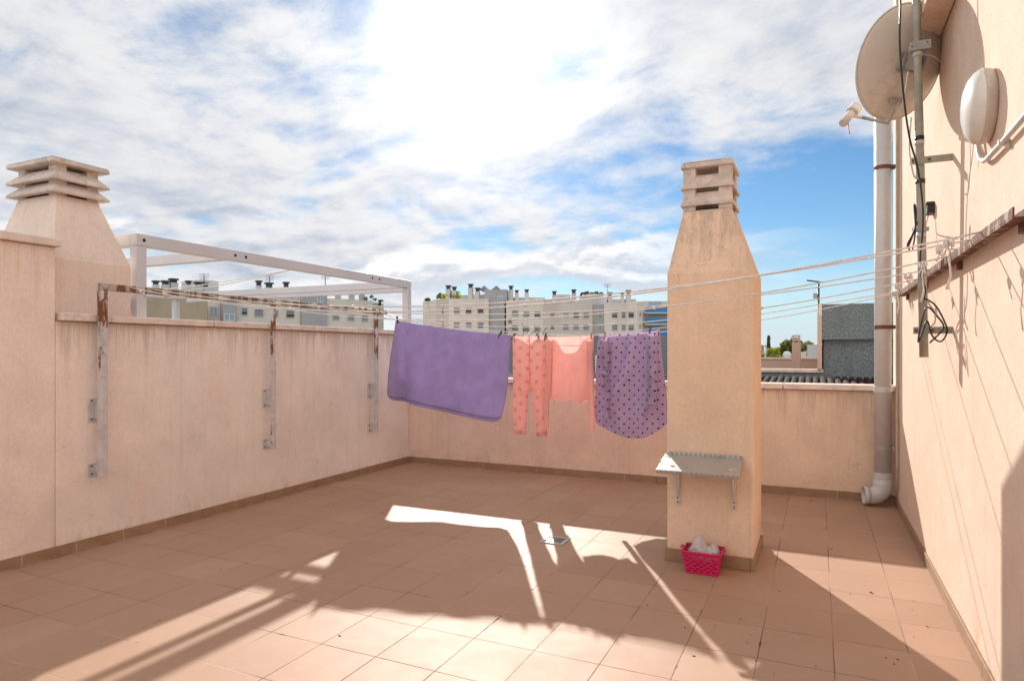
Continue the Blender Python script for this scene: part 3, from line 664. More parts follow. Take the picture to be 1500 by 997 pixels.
def basket():
    c = onZ(1033, 831, 0); c = Vector((c.x, 4.615, 0))
    t = thing('laundry_basket', 'small raspberry pink plastic peg basket with slots on the floor by the chimney', 'basket', c)
    H = .148; bx, by, txx, tyy = .100, .080, .128, .103
    m = MB()
    cor = lambda z, k: [Vector((c.x - (bx + (txx - bx)*k), c.y - (by + (tyy - by)*k), z)), Vector((c.x + (bx + (txx - bx)*k), c.y - (by + (tyy - by)*k), z)), Vector((c.x + (bx + (txx - bx)*k), c.y + (by + (tyy - by)*k), z)), Vector((c.x - (bx + (txx - bx)*k), c.y + (by + (tyy - by)*k), z))]
    rows = 7
    for side in range(4):
        ncol = 5 if side % 2 == 0 else 4
        def P(u, k):
            C = cor(.003 + H*k, k); a, b_ = C[side], C[(side + 1) % 4]; return a.lerp(b_, u)
        k0, k1 = .08, .86
        m.add([P(0, 0), P(1, 0), P(1, k0), P(0, k0)], [(0, 1, 2, 3)]); m.add([P(0, k1), P(1, k1), P(1, 1), P(0, 1)], [(0, 1, 2, 3)])
        for r_ in range(rows):
            ka, kb = k0 + (k1 - k0)*r_/rows, k0 + (k1 - k0)*(r_ + 1)/rows
            off = .5 if r_ % 2 else 0
            edges = [0] + [(i + off)/ncol for i in range(0 if off else 1, ncol)] + [1]
            edges = sorted(set(round(e, 5) for e in edges))
            for ua, ub in zip(edges, edges[1:]):
                q = [P(ua, ka), P(ub, ka), P(ub, kb), P(ua, kb)]
                if ub - ua < .7/ncol: m.add(q, [(0, 1, 2, 3)]); continue
                um, kmid, du, dk = (ua + ub)/2, (ka + kb)/2, (ub - ua)*.36, (kb - ka)*.26
                inner = [P(um + du*math.cos(R(a_))*1.0, kmid + dk*math.sin(R(a_))*1.0) for a_ in (225, 270, 315, 0, 45, 90, 135, 180)]
                vs = q + inner
                m.add(vs, [(0, 1, 6, 5, 4), (1, 2, 8, 7, 6), (2, 3, 10, 9, 8), (3, 0, 4, 11, 10)])
    b0 = cor(.003, 0); m.add(b0, [(0, 1, 2, 3)])
    m.build('body', M['pink_basket'], t, sol=.003)
    rim = []
    C = cor(.003 + H, 1)
    for i in range(4):
        a, b_ = C[i], C[(i+1) % 4]
        for k in range(8): rim.append(a.lerp(b_, k/8))
    MB().tube(rim, .006, 8, closed=True).build('rim', M['pink_basket'], t)
    for sx in (-1, 1): MB().tube([(c.x + sx*(txx - .002), c.y - .03, H), (c.x + sx*(txx + .018), c.y - .022, H + .008), (c.x + sx*(txx + .018), c.y + .022, H + .008), (c.x + sx*(txx - .002), c.y + .03, H)], .0065, 8).build('handle', M['pink_basket'], t)
    # crumpled bag
    bm = bmesh.new(); bmesh.ops.create_icosphere(bm, subdivisions=5, radius=1)
    g = MB()
    for v in bm.verts:
        p = v.co.copy(); n1 = noise.fractal(p*1.6 + Vector((3, 1, 5)), .9, 2.1, 5); n2 = abs(noise.noise(p*5.0))
        rr_ = 1 + .30*n1 - .22*n2
        q = Vector((p.x*.103, p.y*.078, p.z*.060))*rr_
        q.x = max(-.105, min(.105, q.x)); q.y = max(-.082, min(.082, q.y))
        if q.z > 0:
            q.z += .062*math.exp(-((q.x + .030)/.034)**2)*(q.z/.06)**.7 + .040*math.exp(-((q.x - .082)/.020)**2)*(q.z/.06)**.7
        g.v.append(c + Vector((0, 0, .125)) + q)
    for f in bm.faces: g.f.append([v.index for v in f.verts]); g.sm.append(False if random.random() < .3 else True); g.mi.append(0)
    bm.free()
    tag(g.build('plastic_bag', M['bag'], loc=c + Vector((0, 0, .1))), 'crumpled white plastic bag stuffed into the pink basket', 'bag')
basket()

dc = onZ(813, 791.5, 0)
dr = thing('floor_drain', 'square steel floor drain with round grate in the sunlit tiles', 'drain', dc)
d_ = MB()
a_, b2 = .098, .072
for q in ((-a_, -a_, a_, -b2), (-a_, b2, a_, a_), (-a_, -b2, -b2, b2), (b2, -b2, a_, b2)): d_.box((dc.x + q[0], dc.y + q[1], .001), (dc.x + q[2], dc.y + q[3], .009))
d_.build('frame', plain('drain_frame_paint', (.46, .44, .42), .5, .15, 20, dirt=(.3, .25, .2)), dr, bevel=.001)
d_ = MB().lathe([(.0, .007), (.028, .007), (.032, .003), (.036, .003), (.040, .007), (.050, .007), (.054, .003), (.060, .003), (.063, .008), (.071, .008), (.071, .001)], dc, 'Z', 40)
for k in range(12):
    q = k*math.pi/6; d_.box((.03, -.003, .002), (.066, .003, .0085), mtx=Matrix.Translation(dc) @ Matrix.Rotation(q, 4, 'Z'))
d_.build('grate', plain('drain_grate_metal', (.24, .24, .24), .4, .15, 20, metal=.6), dr)
d_ = MB().box((dc.x - .0715, dc.y - .0715, .0005), (dc.x + .0715, dc.y + .0715, .0012)); d_.build('sump', M['dark'], dr)

# ------------------------------------------------------------------ downpipe in the corner
pxc, pyc = .575, 7.30; pr = .074
dp = thing('downpipe', 'fat grey plastic downpipe in the back right corner with an elbow foot', 'pipe', (pxc, pyc, 0))
MB().tube([(pxc, pyc, .22), (pxc, pyc, 4.05)], pr, 28).build('pipe', M['white_pvc'], dp)
el = [Vector((pxc, pyc, .27))] + [Vector((pxc - .10*(1 - math.cos(a)), pyc - .02*(1 - math.cos(a)), .20 - .10*math.sin(a))) for a in [R(x) for x in range(0, 91, 10)]] + [Vector((pxc - .165, pyc - .03, .10))]
e_ = MB().tube(el, pr + .006, 28, cap=False)
e_.tube([Vector((pxc - .12, pyc - .022, .10)), Vector((pxc - .167, pyc - .031, .10))], pr + .010, 28, cap=False)
e_.build('elbow', M['white_pvc'], dp, sol=.006)
MB().tube([(pxc - .10, pyc - .02, .10), (pxc - .102, pyc - .02, .10)], pr, 24).build('inside', M['dark'], dp)
for yy, mm in ((245, 'rust_clamp'), (479, 'rust_clamp'), (655, 'galv')):
    zz = onY(1306, yy, pyc).z
    c_ = MB().lathe([(pr + .001, -.018), (pr + .006, -.018), (pr + .006, .018), (pr + .001, .018)], (pxc, pyc, zz), 'Z', 28, smooth=False).box((pxc + pr, pyc - .008, zz - .01), (XR - .001, pyc + .008, zz + .01)).box((pxc + pr, pyc - .03, zz - .018), (pxc + pr + .03, pyc + .03, zz + .018))
    c_.build('clamp', M[mm], dp, bevel=.001)
for zz in (onY(1306, 570, pyc).z, .30): MB().lathe([(pr + .001, -.03), (pr + .007, -.028), (pr + .007, .028), (pr + .001, .03)], (pxc, pyc, zz), 'Z', 28, smooth=False).build('collar', M['white_pvc'], dp)
pts = [(XR - .022, 7.12, z_) for z_ in [.2 + .3*i for i in range(19)]]
cp = MB().tube(pts, .012, 8).build('cable_conduit', M['cable_tan'], loc=(XR - .02, 7.12, .2)); tag(cp, 'thin tan conduit running up the tower wall beside the downpipe', 'conduit')

# ------------------------------------------------------------------ antenna mast and dish
mb0, mb1 = at(1353.5, 523, 3.83), at(1342.5, 0, 3.83); mtop = mb0 + (mb1 - mb0)*1.35
ms = thing('antenna_mast', 'weathered steel antenna mast bracketed to the tower wall, holding the dish', 'mast', mb0)
def mp(y): return at(1353.5 - 11*(523 - y)/523, y, 3.83)
MB().tube([mb0, mp(380), mp(330), mp(200), mp(170), mp(150), mp(0), mtop], [.0235, .0235, .0245, .0235, .0225, .0215, .0215, .0215], 18).build('pole', M['mast'], ms)
for yy in (237, 484):
    c_ = mp(yy); b_ = MB().box((c_.x - .055, c_.y - .034, c_.z - .020), (XR - .001, c_.y - .027, c_.z + .020))
    b_.tube([(c_.x - .042, c_.y - .03, c_.z), (c_.x - .042, c_.y + .028, c_.z), (c_.x + .042, c_.y + .028, c_.z), (c_.x + .042, c_.y - .03, c_.z)], .004, 6)
    q = b_.build('bracket', M['mast'], ms, bevel=.001)
    h = MB()
    for dx in (-.042, .042): MB().lathe([(0, -.008), (.008, -.008), (.008, 0)], (c_.x + dx, c_.y - .034, c_.z), 'Y', 6, smooth=False).build('bolt', M['screw'], q)
for yy, mm in ((80, 'cable_white'), (203, 'black'), (209, 'cable_white'), (337, 'greyp'), (344, 'cable_white'), (266, 'black')):
    a, b_ = mp(yy + 3.2), mp(yy - 3.2); MB().tube([a, b_], .0255, 18).build('tape_band', M[mm], ms)
c_ = mp(337); MB().box((c_.x - .05, c_.y - .035, c_.z - .012), (c_.x + .035, c_.y - .025, c_.z + .012)).build('cable_clip', M['greyp'], ms, bevel=.002)

dn = Vector((-math.sin(R(36))*math.cos(R(20)), math.cos(R(36))*math.cos(R(20)), math.sin(R(20)))).normalized()
dcn = at(1325, 92, 4.06); dup = (Vector((0, 0, 1)) - dn*dn.z).normalized(); dri = dn.cross(dup)
ds = thing('satellite_dish', 'big oval cream satellite dish seen from behind on the mast', 'satellite dish', dcn)
m = MB(); RX, RZ = .295, .335; NR, NA = 14, 56
for i in range(NR + 1):
    r_ = i/NR
    for j in range(NA):
        q = 2*math.pi*j/NA; m.v.append(dcn + dri*(RX*r_*math.cos(q)) + dup*(RZ*r_*math.sin(q)) + dn*(.075*(r_*r_ - .45)))
for i in range(NR):
    for j in range(NA): m.f.append([i*NA+j, i*NA+(j+1) % NA, (i+1)*NA+(j+1) % NA, (i+1)*NA+j]); m.sm.append(True); m.mi.append(0)
m.build('reflector', M['dish'], ds, sol=.004)
rim = [dcn + dri*(RX*math.cos(q)) + dup*(RZ*math.sin(q)) + dn*.0415 for q in [2*math.pi*j/56 for j in range(56)]]
MB().tube(rim, .006, 6, closed=True).build('rim', M['dish'], ds)
hub = dcn - dn*.036; mpt = mp(112)
b_ = MB(); mtx = Matrix((( dri.x, dup.x, -dn.x, hub.x), (dri.y, dup.y, -dn.y, hub.y), (dri.z, dup.z, -dn.z, hub.z), (0, 0, 0, 1)))
b_.box((-.055, -.055, 0), (.055, .055, .022), mtx=mtx).box((-.035, -.05, .022), (-.025, .05, .10), mtx=mtx).box((.025, -.05, .022), (.035, .05, .10), mtx=mtx)
for sx in (-1, 1):
    for sy in (-1, 1): b_.lathe([(0, .012), (.010, .012), (.010, 0)], hub + dri*(.075*sx) + dup*(.045*sy) - dn*.01, (-dn, dri, dup), 8, smooth=False); b_.tube([hub + dri*(.075*sx) + dup*(.045*sy), hub + dri*.03*sx + dup*.02*sy - dn*.015], .012, 6)
b_.tube([hub - dn*.07, Vector((mpt.x, mpt.y, hub.z))], .022, 10)
b_.box((mpt.x - .045, mpt.y - .034, hub.z - .025), (mpt.x + .06, mpt.y - .024, hub.z + .025)).box((mpt.x - .045, mpt.y + .026, hub.z - .025), (mpt.x + .05, mpt.y + .034, hub.z + .025))
b_.tube([(mpt.x + .04, mpt.y - .05, hub.z + .01), (mpt.x + .04, mpt.y + .045, hub.z + .01)], .005, 6).tube([(mpt.x - .035, mpt.y - .05, hub.z), (mpt.x - .035, mpt.y + .045, hub.z)], .005, 6)
b_.build('mount', M['galv'], ds, bevel=.001)
bot = dcn - dup*(RZ - .01) + dn*.03; lend = at(1262, 172, 4.25); 
a0 = dcn - dup*(RZ*.72) - dn*.02
MB().tube([a0 + dup*.02 - dn*.012 + dri*.01, a0 - dn*.012, bot - dn*.015 - dup*.03, lend], .011, 8).build('arm', M['galv'], ds)
MB().box((-.05, -.014, -.004), (.05, .014, .014), mtx=Matrix(((dri.x, dup.x, -dn.x, a0.x), (dri.y, dup.y, -dn.y, a0.y), (dri.z, dup.z, -dn.z, a0.z + .015), (0, 0, 0, 1)))).build('arm_bracket', M['galv'], ds, bevel=.001)
l_ = MB(); la, lb = at(1252, 160, 4.27), at(1238, 177, 4.24)
l_.tube([la + (la - lb)*.15, la.lerp(lb, .3)], .038, 16).tube([la.lerp(lb, .22), lb + (lb - la)*.25], .026, 16)
l_.tube([lend, la.lerp(lb, .5)], .012, 8); l_.tube([la.lerp(lb, .7), la.lerp(lb, .7) - Vector((0, 0, .05))], .006, 6)
c_ = la.lerp(lb, .7) - Vector((0, 0, .05)); l_.tube([c_, c_ - Vector((-.005, 0, .03)), c_ - Vector((-.01, 0, .06))], .004, 6)
l_.build('receiver', M['dish'], ds)

def cable(pts, rad, mat, label, name='cable', group=None):
    P = [Vector(p) for p in pts]; out = []
    for i in range(len(P) - 1):
        p0, p1, p2, p3 = P[max(i-1, 0)], P[i], P[i+1], P[min(i+2, len(P)-1)]
        for k in range(7):
            t_ = k/7; out.append(.5*((2*p1) + (p2 - p0)*t_ + (2*p0 - 5*p1 + 4*p2 - p3)*t_*t_ + (3*p1 - p0 - 3*p2 + p3)*t_**3))
    out.append(P[-1])
    return tag(MB().tube(out, rad, 7).build(name, mat, loc=P[0]), label, 'cable', group)
GC = 'cables hanging on the antenna mast'
D = 3.74
cable([at(1320, -60, D), at(1319, 10, D), at(1318, 60, D), at(1321, 110, D), at(1326, 160, D), at(1333, 205, D), at(1343, 240, D), at(1349, 275, D), at(1352, 310, D), at(1351, 345, D), at(1348, 375, D), at(1350, 405, D), at(1356, 425, D)], .0055, M['black'], 'long black cable draped down in front of the dish and mast', group=GC)
cable([at(1336, 345, D), at(1330, 355, D), at(1330, 362, D), at(1340, 335, D), at(1342, 310, D), at(1339, 300, D), at(1341, 335, D), at(1336, 366, D), at(1331, 358, D), at(1344, 325, D)], .0045, M['black'], 'black cable looped in a tight bundle beside the mast clip', group=GC)
cable([at(1356, 425, D), at(1353, 440, D), at(1346, 440, D), at(1353, 437, D), at(1370, 447, D), at(1384, 472, D), at(1387, 487, D), at(1378, 500, D), at(1366, 492, D), at(1358, 470, D), at(1350, 490, D), at(1345, 500, D), at(1350, 470, D), at(1358, 450, D), at(1372, 462, D), at(1382, 480, D), at(1362, 502, D)], .0048, M['black'], 'black cable coiled in wide loops around the lower mast bracket', group=GC)
cable([at(1356, 405, D), at(1359, 440, D), at(1368, 455, D), at(1370, 470, D), at(1362, 480, D)], .0042, M['cable_tan'], 'tan cable curling behind the black loops on the mast', group=GC)
cable([at(1330, 105, 3.78), at(1328, 120, 3.78), at(1323, 150, 3.78), at(1318, 165, 3.85)], .0045, M['cable_white'], 'pale cable hanging from the dish mount to its lower edge', group=GC)
cable([mp(80), at(1366, 82, 3.88), at(1380, 92, 4.02)], .003, M['cable_white'], 'thin pale cable arching from the mast to the tower wall', group=GC)
cable([at(1335, 172, 3.78), at(1332, 215, 3.78), at(1338, 255, 3.78), at(1345, 262, 3.80)], .0045, M['cable_white'], 'pale grey cable running along the left side of the mast', group=GC)
jb = onX(1368, 307, XR)
jt = thing('junction_box', 'small black cable box fixed to the tower wall by the mast', 'junction box', jb)
MB().box((XR - .045, jb.y - .05, jb.z - .03), (XR - .001, jb.y + .05, jb.z + .022)).build('box', M['black'], jt, bevel=.004)
MB().box((XR - .05, jb.y - .035, jb.z + .024), (XR - .001, jb.y + .06, jb.z + .05)).build('cover', M['black'], jt, bevel=.004)
cable([jb + Vector((-.03, 0, -.03)), jb + Vector((-.05, -.02, -.10)), jb + Vector((-.08, -.03, -.18)), at(1356, 345, 3.86)], .0042, M['cable_tan'], 'tan cable drooping from the black box to the mast', group=GC)
cable([jb + Vector((-.03, .03, -.02)), jb + Vector((-.07, .05, .0)), jb + Vector((-.1, .06, -.08)), at(1357, 330, 3.86)], .0042, M['cable_white'], 'pale cable looping from the black box to the mast', group=GC)

# ------------------------------------------------------------------ bulkhead lamp and its conduit
lc = Vector((XR, 3.55, 2.595)); lr = .165
lt = thing('wall_lamp', 'round opal bulkhead lamp on the sunlit tower wall', 'lamp', lc)
MB().lathe([(0, -.001), (lr*.93, -.001), (lr*.97, -.015), (lr, -.040), (lr*.985, -.046), (0, -.046)], lc, 'X', 48).build('base', M['lampbase'], lt)
MB().lathe([(lr*.985, -.044), (lr*.97, -.054), (lr*.90, -.070), (lr*.75, -.087), (lr*.5, -.101), (lr*.25, -.108), (0.0005, -.110)], lc, 'X', 48).build('glass', M['opal'], lt)
XC = XR - .022
cpts = [onX(1431, 205, XC), onX(1433, 222, XC), onX(1436, 233, XC), onX(1441, 236, XC), onX(1446, 233, XC), onX(1468, 209, XC), onX(1500, 172, XC), onX(1560, 100, XC)]
ct = thing('conduit', 'white conduit pipe bending up the tower wall below the round lamp', 'conduit', cpts[0])
MB().tube(cpts, .011, 12).build('pipe', M['white_pvc'], ct)
k_ = onX(1468, 209, XC); MB().box((XC - .014, k_.y - .014, k_.z - .012), (XR - .001, k_.y + .014, k_.z + .012)).tube([(XC + .004, k_.y - .03, k_.z - .022), (XR - .001, k_.y - .03, k_.z - .022)], .011, 10).build('clip', M['white_pvc'], ct, bevel=.002)

# ------------------------------------------------------------------ crumbs of dirt on the tiles
m = MB()
for k in range(100):
    if random.random() < .55: x_, y_ = random.uniform(-.9, XR - .05), random.uniform(2.2, 7.3)
    else: x_, y_ = random.uniform(-4.9, -.9), random.uniform(2.2, 7.4)
    if -1.02 < x_ < -.38 and 4.7 < y_ < 5.62: continue
    s = random.uniform(.002, .006)*(1.6 if random.random() < .12 else 1)
    q = random.random()*6.28; mt = Matrix.Translation((x_, y_, .001)) @ Matrix.Rotation(q, 4, 'Z')
    m.add([mt @ Vector(v) for v in ((-s*1.5, -s*.5, 0), (s*.6, -s*.7, 0), (s*1.6, s*.2, 0), (0, s*.8, 0), (0, 0, s*.7))], [(0, 1, 4), (1, 2, 4), (2, 3, 4), (3, 0, 4), (3, 2, 1, 0)])
o = m.build('leaf_litter', plain('dry_dirt', (.07, .045, .03), .9)); o['kind'] = 'stuff'; o['label'] = 'dry crumbs scattered over the tiles'

# ------------------------------------------------------------------ background: nearer grey house
YG = 12.2
gh = thing('rendered_house', 'dark grey pebbledashed house with white trim just beyond the back wall', 'house', (0, YG, -12))
def gx(px, Y=YG): return onY(px, 500, Y).x
def gz(px, py, Y=YG): return onY(px, py, Y).z
zt = gz(1250, 445); zm = gz(1250, 497); zl = gz(1150, 541)
xl, xm = gx(1206), 3.6
MB().box((xl + .003, YG + .03, -12), (xm, YG + 4, zm - .003)).build('wall', M['pebble'], gh)
MB().box((xl - .02, YG - .08, zm), (xm + .1, YG + 4.1, zt)).build('upper_wall', M['pebble'], gh)
MB().box((gx(985), YG, -12), (xl, YG + .25, zl - .05)).build('terrace_wall', M['pebble'], gh)
MB().box((gx(985), YG - .04, zl - .047), (xl, YG + .29, zl + .01)).build('terrace_coping', M['coping'], gh, bevel=.006)
MB().box((xl - .09, YG - .10, zl + .012), (xl - .022, YG + 4, zm + .4)).build('trim_lower', M['terracotta'], gh)
MB().box((xl - .07, YG - .10, zm + .402), (xl - .022, YG + 4, zt + .02)).build('trim_upper', M['coping'], gh)
zq = gz(850, 492, 14)
MB().box((gx(700, 14), 14, -12), (gx(984, 14), 22, zq)).build('rear_wall', M['pebble'], gh)
wn_ = MB().box((gx(873, 14), 13.93, gz(876, 551, 14)), (gx(884, 14), 13.998, gz(876, 520, 14))).build('window', M['wframe'], gh, bevel=.004)
MB().box((gx(875.5, 14), 13.915, gz(876, 548, 14)), (gx(882, 14), 13.928, gz(876, 523, 14))).build('pane', M['pane'], wn_)
w2 = MB().box((gx(1290), YG - .03, gz(1290, 545)), (gx(1300), YG + .028, gz(1290, 512))).build('window', M['wframe'], gh, bevel=.004)
MB().box((gx(1291.2), YG - .045, gz(1290, 543)), (gx(1299), YG - .032, gz(1290, 514))).build('pane', M['pane'], w2)
# roof terrace behind it: terracotta parapet, small chimney
tp = thing('parapet_wall', 'small terracotta parapet of the neighbouring roof terrace seen past the chimney', 'wall', (0, 16, -12))
YT = 16.5
MB().box((gx(1000, YT), YT, -12), (gx(1207, YT), YT + .2, gz(1150, 526, YT))).build('wall', M['terracotta'], tp)
MB().box((gx(1000, YT), YT - .03, gz(1150, 525.8, YT)), (gx(1207, YT), YT + .23, gz(1150, 523.5, YT))).build('coping', M['coping'], tp)
Y2 = 15.6; x0, x1 = gx(1160, Y2), gx(1172.5, Y2); ztp = gz(1166, 501, Y2)
c2 = thing('chimney', 'small distant terracotta chimney with slatted cowl on the neighbouring roof', 'chimney', ((x0 + x1)/2, Y2, -2))
MB().box((x0, Y2, -2), (x1, Y2 + .4, ztp)).build('shaft', M['terracotta'], c2)
cw = MB()
for k in range(3):
    z_ = ztp + .035 + .05*k; cw.hexa(ring4((x0+x1)/2, Y2 + .2, (x1-x0)/2 + .01, .22, z_), ring4((x0+x1)/2, Y2 + .2, (x1-x0)/2 - .02, .19, z_ + .025))
for sx in (x0 + .03, x1 - .03): cw.box((sx - .02, Y2 + .01, ztp + .001), (sx + .02, Y2 + .05, ztp + .14))
cw.build('cowl', M['cowl'], c2)
# barrel tile roof edge at its foot
rt = MB(); YR0, YR1 = 10.6, 11.9; n = 0
xx = gx(700, 11); zr0, zr1 = gz(1150, 566, YR0), gz(1150, 554, YR1)
tiles = []
while xx < 2.6:
    for pass_ in (0,):
        pr_ = []
        for yy, zz in ((YR0, zr0), (YR1, zr1)):
            for a in range(0, 181, 30): pr_.append(Vector((xx + .047 - .047*math.cos(R(a)), yy, zz + .045*math.sin(R(a)) + random.uniform(-.004, .004))))
        rt.add(pr_, [(i, i + 1, i + 8, i + 7) for i in range(6)], smooth=True)
        rt.add([pr_[7 + i] for i in range(7)], [tuple(range(7))])
    xx += .105; n += 1
rt.box((gx(700, 11), YR0 + .02, zr0 - .25), (2.7, YG - .003, zr0 - .01)); 
rt.hexa([Vector((gx(700, 11), YR0, zr0 - .06)), Vector((2.7, YR0, zr0 - .06)), Vector((2.7, YR1, zr1 - .06)), Vector((gx(700, 11), YR1, zr1 - .06))], [Vector((gx(700, 11), YR0, zr0 - .004)), Vector((2.7, YR0, zr0 - .004)), Vector((2.7, YR1, zr1 - .004)), Vector((gx(700, 11), YR1, zr1 - .004))])
rt.build('tiled_roof', M['rooftile'], gh)
# antenna in front of the house
am = at(1199, 500, 13.5)
an = thing('roof_antenna', 'thin dark antenna pole with a short boom beside the grey house', 'antenna', Vector((am.x, am.y, -.5)))
ztop_ = at(1199, 412, 13.5).z
MB().tube([(am.x, am.y, -.5), (am.x, am.y, ztop_)], .022, 8).build('pole', M['charcoal'], an)
b_ = MB().tube([(am.x - .22, am.y, ztop_ + .03), (am.x + .05, am.y, ztop_ - .02)], .015, 6)
for k in range(5): b_.tube([(am.x - .2 + .05*k, am.y - .12, ztop_ + .027 - .009*k), (am.x - .2 + .05*k, am.y + .12, ztop_ + .027 - .009*k)], .006, 5)
b_.build('boom', M['charcoal'], an); zz = at(1197, 433, 13.5).z
MB().box((am.x - .10, am.y - .05, zz - .05), (am.x - .024, am.y + .05, zz + .05)).build('amplifier', M['greyp'], an, bevel=.005)

# ------------------------------------------------------------------ background: apartment blocks
def plane_hit(px, py, A, B):        # ray against the vertical plane through A, B
    n_ = Vector((B.y - A.y, A.x - B.x, 0)); r = ray(px, py); O = Vector((0, 0, EYE)); k = (A - O).dot(n_)/r.dot(n_); return O + r*k
def apartment(label, loc_d, group='pale apartment blocks on the skyline'):
    p = at(*loc_d); return thing('apartment_block', label, 'building', (p.x, p.y, -12), group)
def block(par, name, px0, px1, d0, d1, ytop, mat, depth=11, px_ref=None, zlow=-12, push=0):
    """box whose front runs from px0 at depth d0 to px1 at depth d1"""
    A, B = at(px0, HY, d0), at(px1, HY, d1); z = at(px_ref or px0, ytop, d0 if (px_ref or px0) == px0 else d1).z
    t_ = (B - A); t_.z = 0; t_.normalize(); nn = Vector((-t_.y, t_.x, 0)); nn = nn if nn.dot(Vector((A.x, A.y, 0))) > 0 else -nn
    A, B = A + nn*push, B + nn*push
    lo = [Vector((A.x, A.y, zlow)), Vector((B.x, B.y, zlow)), Vector((B.x, B.y, zlow)) + nn*depth, Vector((A.x, A.y, zlow)) + nn*depth]
    hi = [Vector((v.x, v.y, z)) for v in lo]
    MB().hexa(lo, hi).build(name, mat, par); return (A, B, nn, t_, z)
def window(par, pl, px, py, w, h, kind='shutter'):
    A, B, nn, t_, _ = pl; c = plane_hit(px, py, A, B); d = (c - Vector((0, 0, EYE))).length*.98; s = d/F
    W, H = w*s/2, h*s/2
    mt = Matrix(((t_.x, nn.x, 0, c.x), (t_.y, nn.y, 0, c.y), (0, 0, 1, c.z), (0, 0, 0, 1)))
    m = MB()
    fr_ = .09
    for q in ((-W - fr_, -H - fr_, W + fr_, -H), (-W - fr_, H, W + fr_, H + fr_), (-W - fr_, -H, -W, H), (W, -H, W + fr_, H)): m.box((q[0], -.10, q[1]), (q[2], -.003, q[3]), mtx=mt)
    o = m.build('window', M['wframe'] if kind == 'pane' else M['cream_dk'], par)
    m = MB()
    if kind == 'shutter':               # roller shutters let down to different heights over dark glass
        k = random.choice((-.98, -.98, -.98, -.5, -.1, .4))
        MB().box((-W, -.055, H*k), (W, -.030, H), mtx=mt).build('shutter', M['shutter'], o); MB().box((-W, -.025, -H), (W, -.004, H), mtx=mt).build('pane', M['glass_dark'], o)
    else:
        m.box((-W, -.045, -H), (W, -.004, H), mtx=mt)
        m.box((-.04, -.06, -H), (.04, -.046, H), mtx=mt, mi=1); m.build('pane', [M['pane'], M['wframe']], o)
def stack(par, pl, px, ytop, ybot, w, push=3.0, mat='greyl'):
    A, B, nn, t_, _ = pl; A2, B2 = A + nn*push, B + nn*push
    c = plane_hit(px, ybot, A2, B2); zt_ = plane_hit(px, ytop, A2, B2).z; s = c.length/F; W = w*s/2
    mt = Matrix(((t_.x, nn.x, 0, c.x), (t_.y, nn.y, 0, c.y), (0, 0, 1, 0), (0, 0, 0, 1)))
    H = zt_ - c.z
    o = MB().box((-W, -W, c.z - 1.5), (W, W, zt_ - min(.75, H*.45)), mtx=mt).build('chimney', M[mat], par)
    m = MB().box((-W*.75, -W*.75, zt_ - min(.75, H*.45)), (W*.75, W*.75, zt_ - .2), mtx=mt).box((-W*1.12, -W*1.12, zt_ - .2), (W*1.12, W*1.12, zt_), mtx=mt)
    m.build('chimney_cap', M['vent'], o)
def leafball(c, rx, ry, rz, n, s, m, gap=.0):
    cl = [(Vector((random.gauss(0, .45), random.gauss(0, .45), random.gauss(0, .42))), random.uniform(.28, .5)) for _ in range(max(5, n//90))]
    for _ in range(n):
        b, r_ = random.choice(cl); d_ = Vector((random.gauss(0, 1), random.gauss(0, 1), random.gauss(0, 1))).normalized()*r_*random.random()**.4
        p = b + d_; p = Vector((p.x*rx, p.y*ry, p.z*rz)) + Vector(c)
        a = Vector((random.gauss(0, 1), random.gauss(0, 1), random.gauss(0, 1))).normalized(); b2_ = a.orthogonal().normalized(); k = s*random.uniform(.6, 1.4)
        m.add([p - a*k, p + b2_*k*.6, p + a*k, p - b2_*k*.6], [(0, 1, 2, 3)])
    return m
def rail_(par, pl, pxa, pxb, ya, yb, push=0): pass

# left group, behind the pergola
L1 = apartment('ochre apartment block with flat roof vents beside the pergola post', (250, 460, 78))
p1 = block(L1, 'wall', 196, 304, 74, 80, 437, M['ochre'], px_ref=304)
block(L1, 'roof_floor', 196, 300, 74, 80, 423, M['greyl'], depth=7, px_ref=300, zlow=6, push=3)
for px_c, yt, yb, w_ in ((228, 411, 424, 7), (242, 411, 424, 8), (254, 408, 422, 9), (276, 411, 424, 6), (291, 413, 426, 9), (301, 414, 428, 6)): stack(L1, p1, px_c, yt, yb, w_, push=4)
L2 = apartment('cream apartment block with a dark grey stair bay, left of the middle rack post', (380, 460, 84))
p2 = block(L2, 'wall', 304.5, 325, 82, 83, 441, M['cream'], px_ref=325)
p3 = block(L2, 'stair_bay', 325.2, 346, 82, 83, 439, M['greyf'], px_ref=346, push=-.5)
p4 = block(L2, 'wall', 346.2, 440, 83, 88, 438, M['cream'], px_ref=440)
window(L2, p2, 312.5, 455, 8, 10, 'pane'); window(L2, p3, 336, 465, 12, 8, 'pane')
for px_c, py_c, w_ in ((358, 456, 7), (379, 458, 11), (403, 459, 7), (425, 460, 11), (358, 478, 7), (379, 479, 11), (403, 480, 7), (425, 481, 11)): window(L2, p4, px_c, py_c, w_, 9)
q_ = block(L2, 'plant_room', 319, 345, 84, 86, 409, M['greyl'], depth=5, px_ref=345, zlow=6, push=4)
block(L2, 'roof_floor', 346, 432, 83, 88, 428, M['greyl'], depth=6, px_ref=432, zlow=6, push=3)
for px_c, yt, yb, w_ in ((379, 411, 428, 7), (394, 414, 430, 9), (419, 413, 430, 7)): stack(L2, p4, px_c, yt, yb, w_, push=4)
L3 = apartment('cream apartment block with grey tower and three roof stacks behind the far pergola beam', (510, 460, 92))
p5 = block(L3, 'tower', 440.5, 477, 88, 90, 428, M['greyf'], px_ref=477, push=-.6)
p6 = block(L3, 'wall', 477.3, 546, 90, 94, 441, M['cream'], px_ref=546)
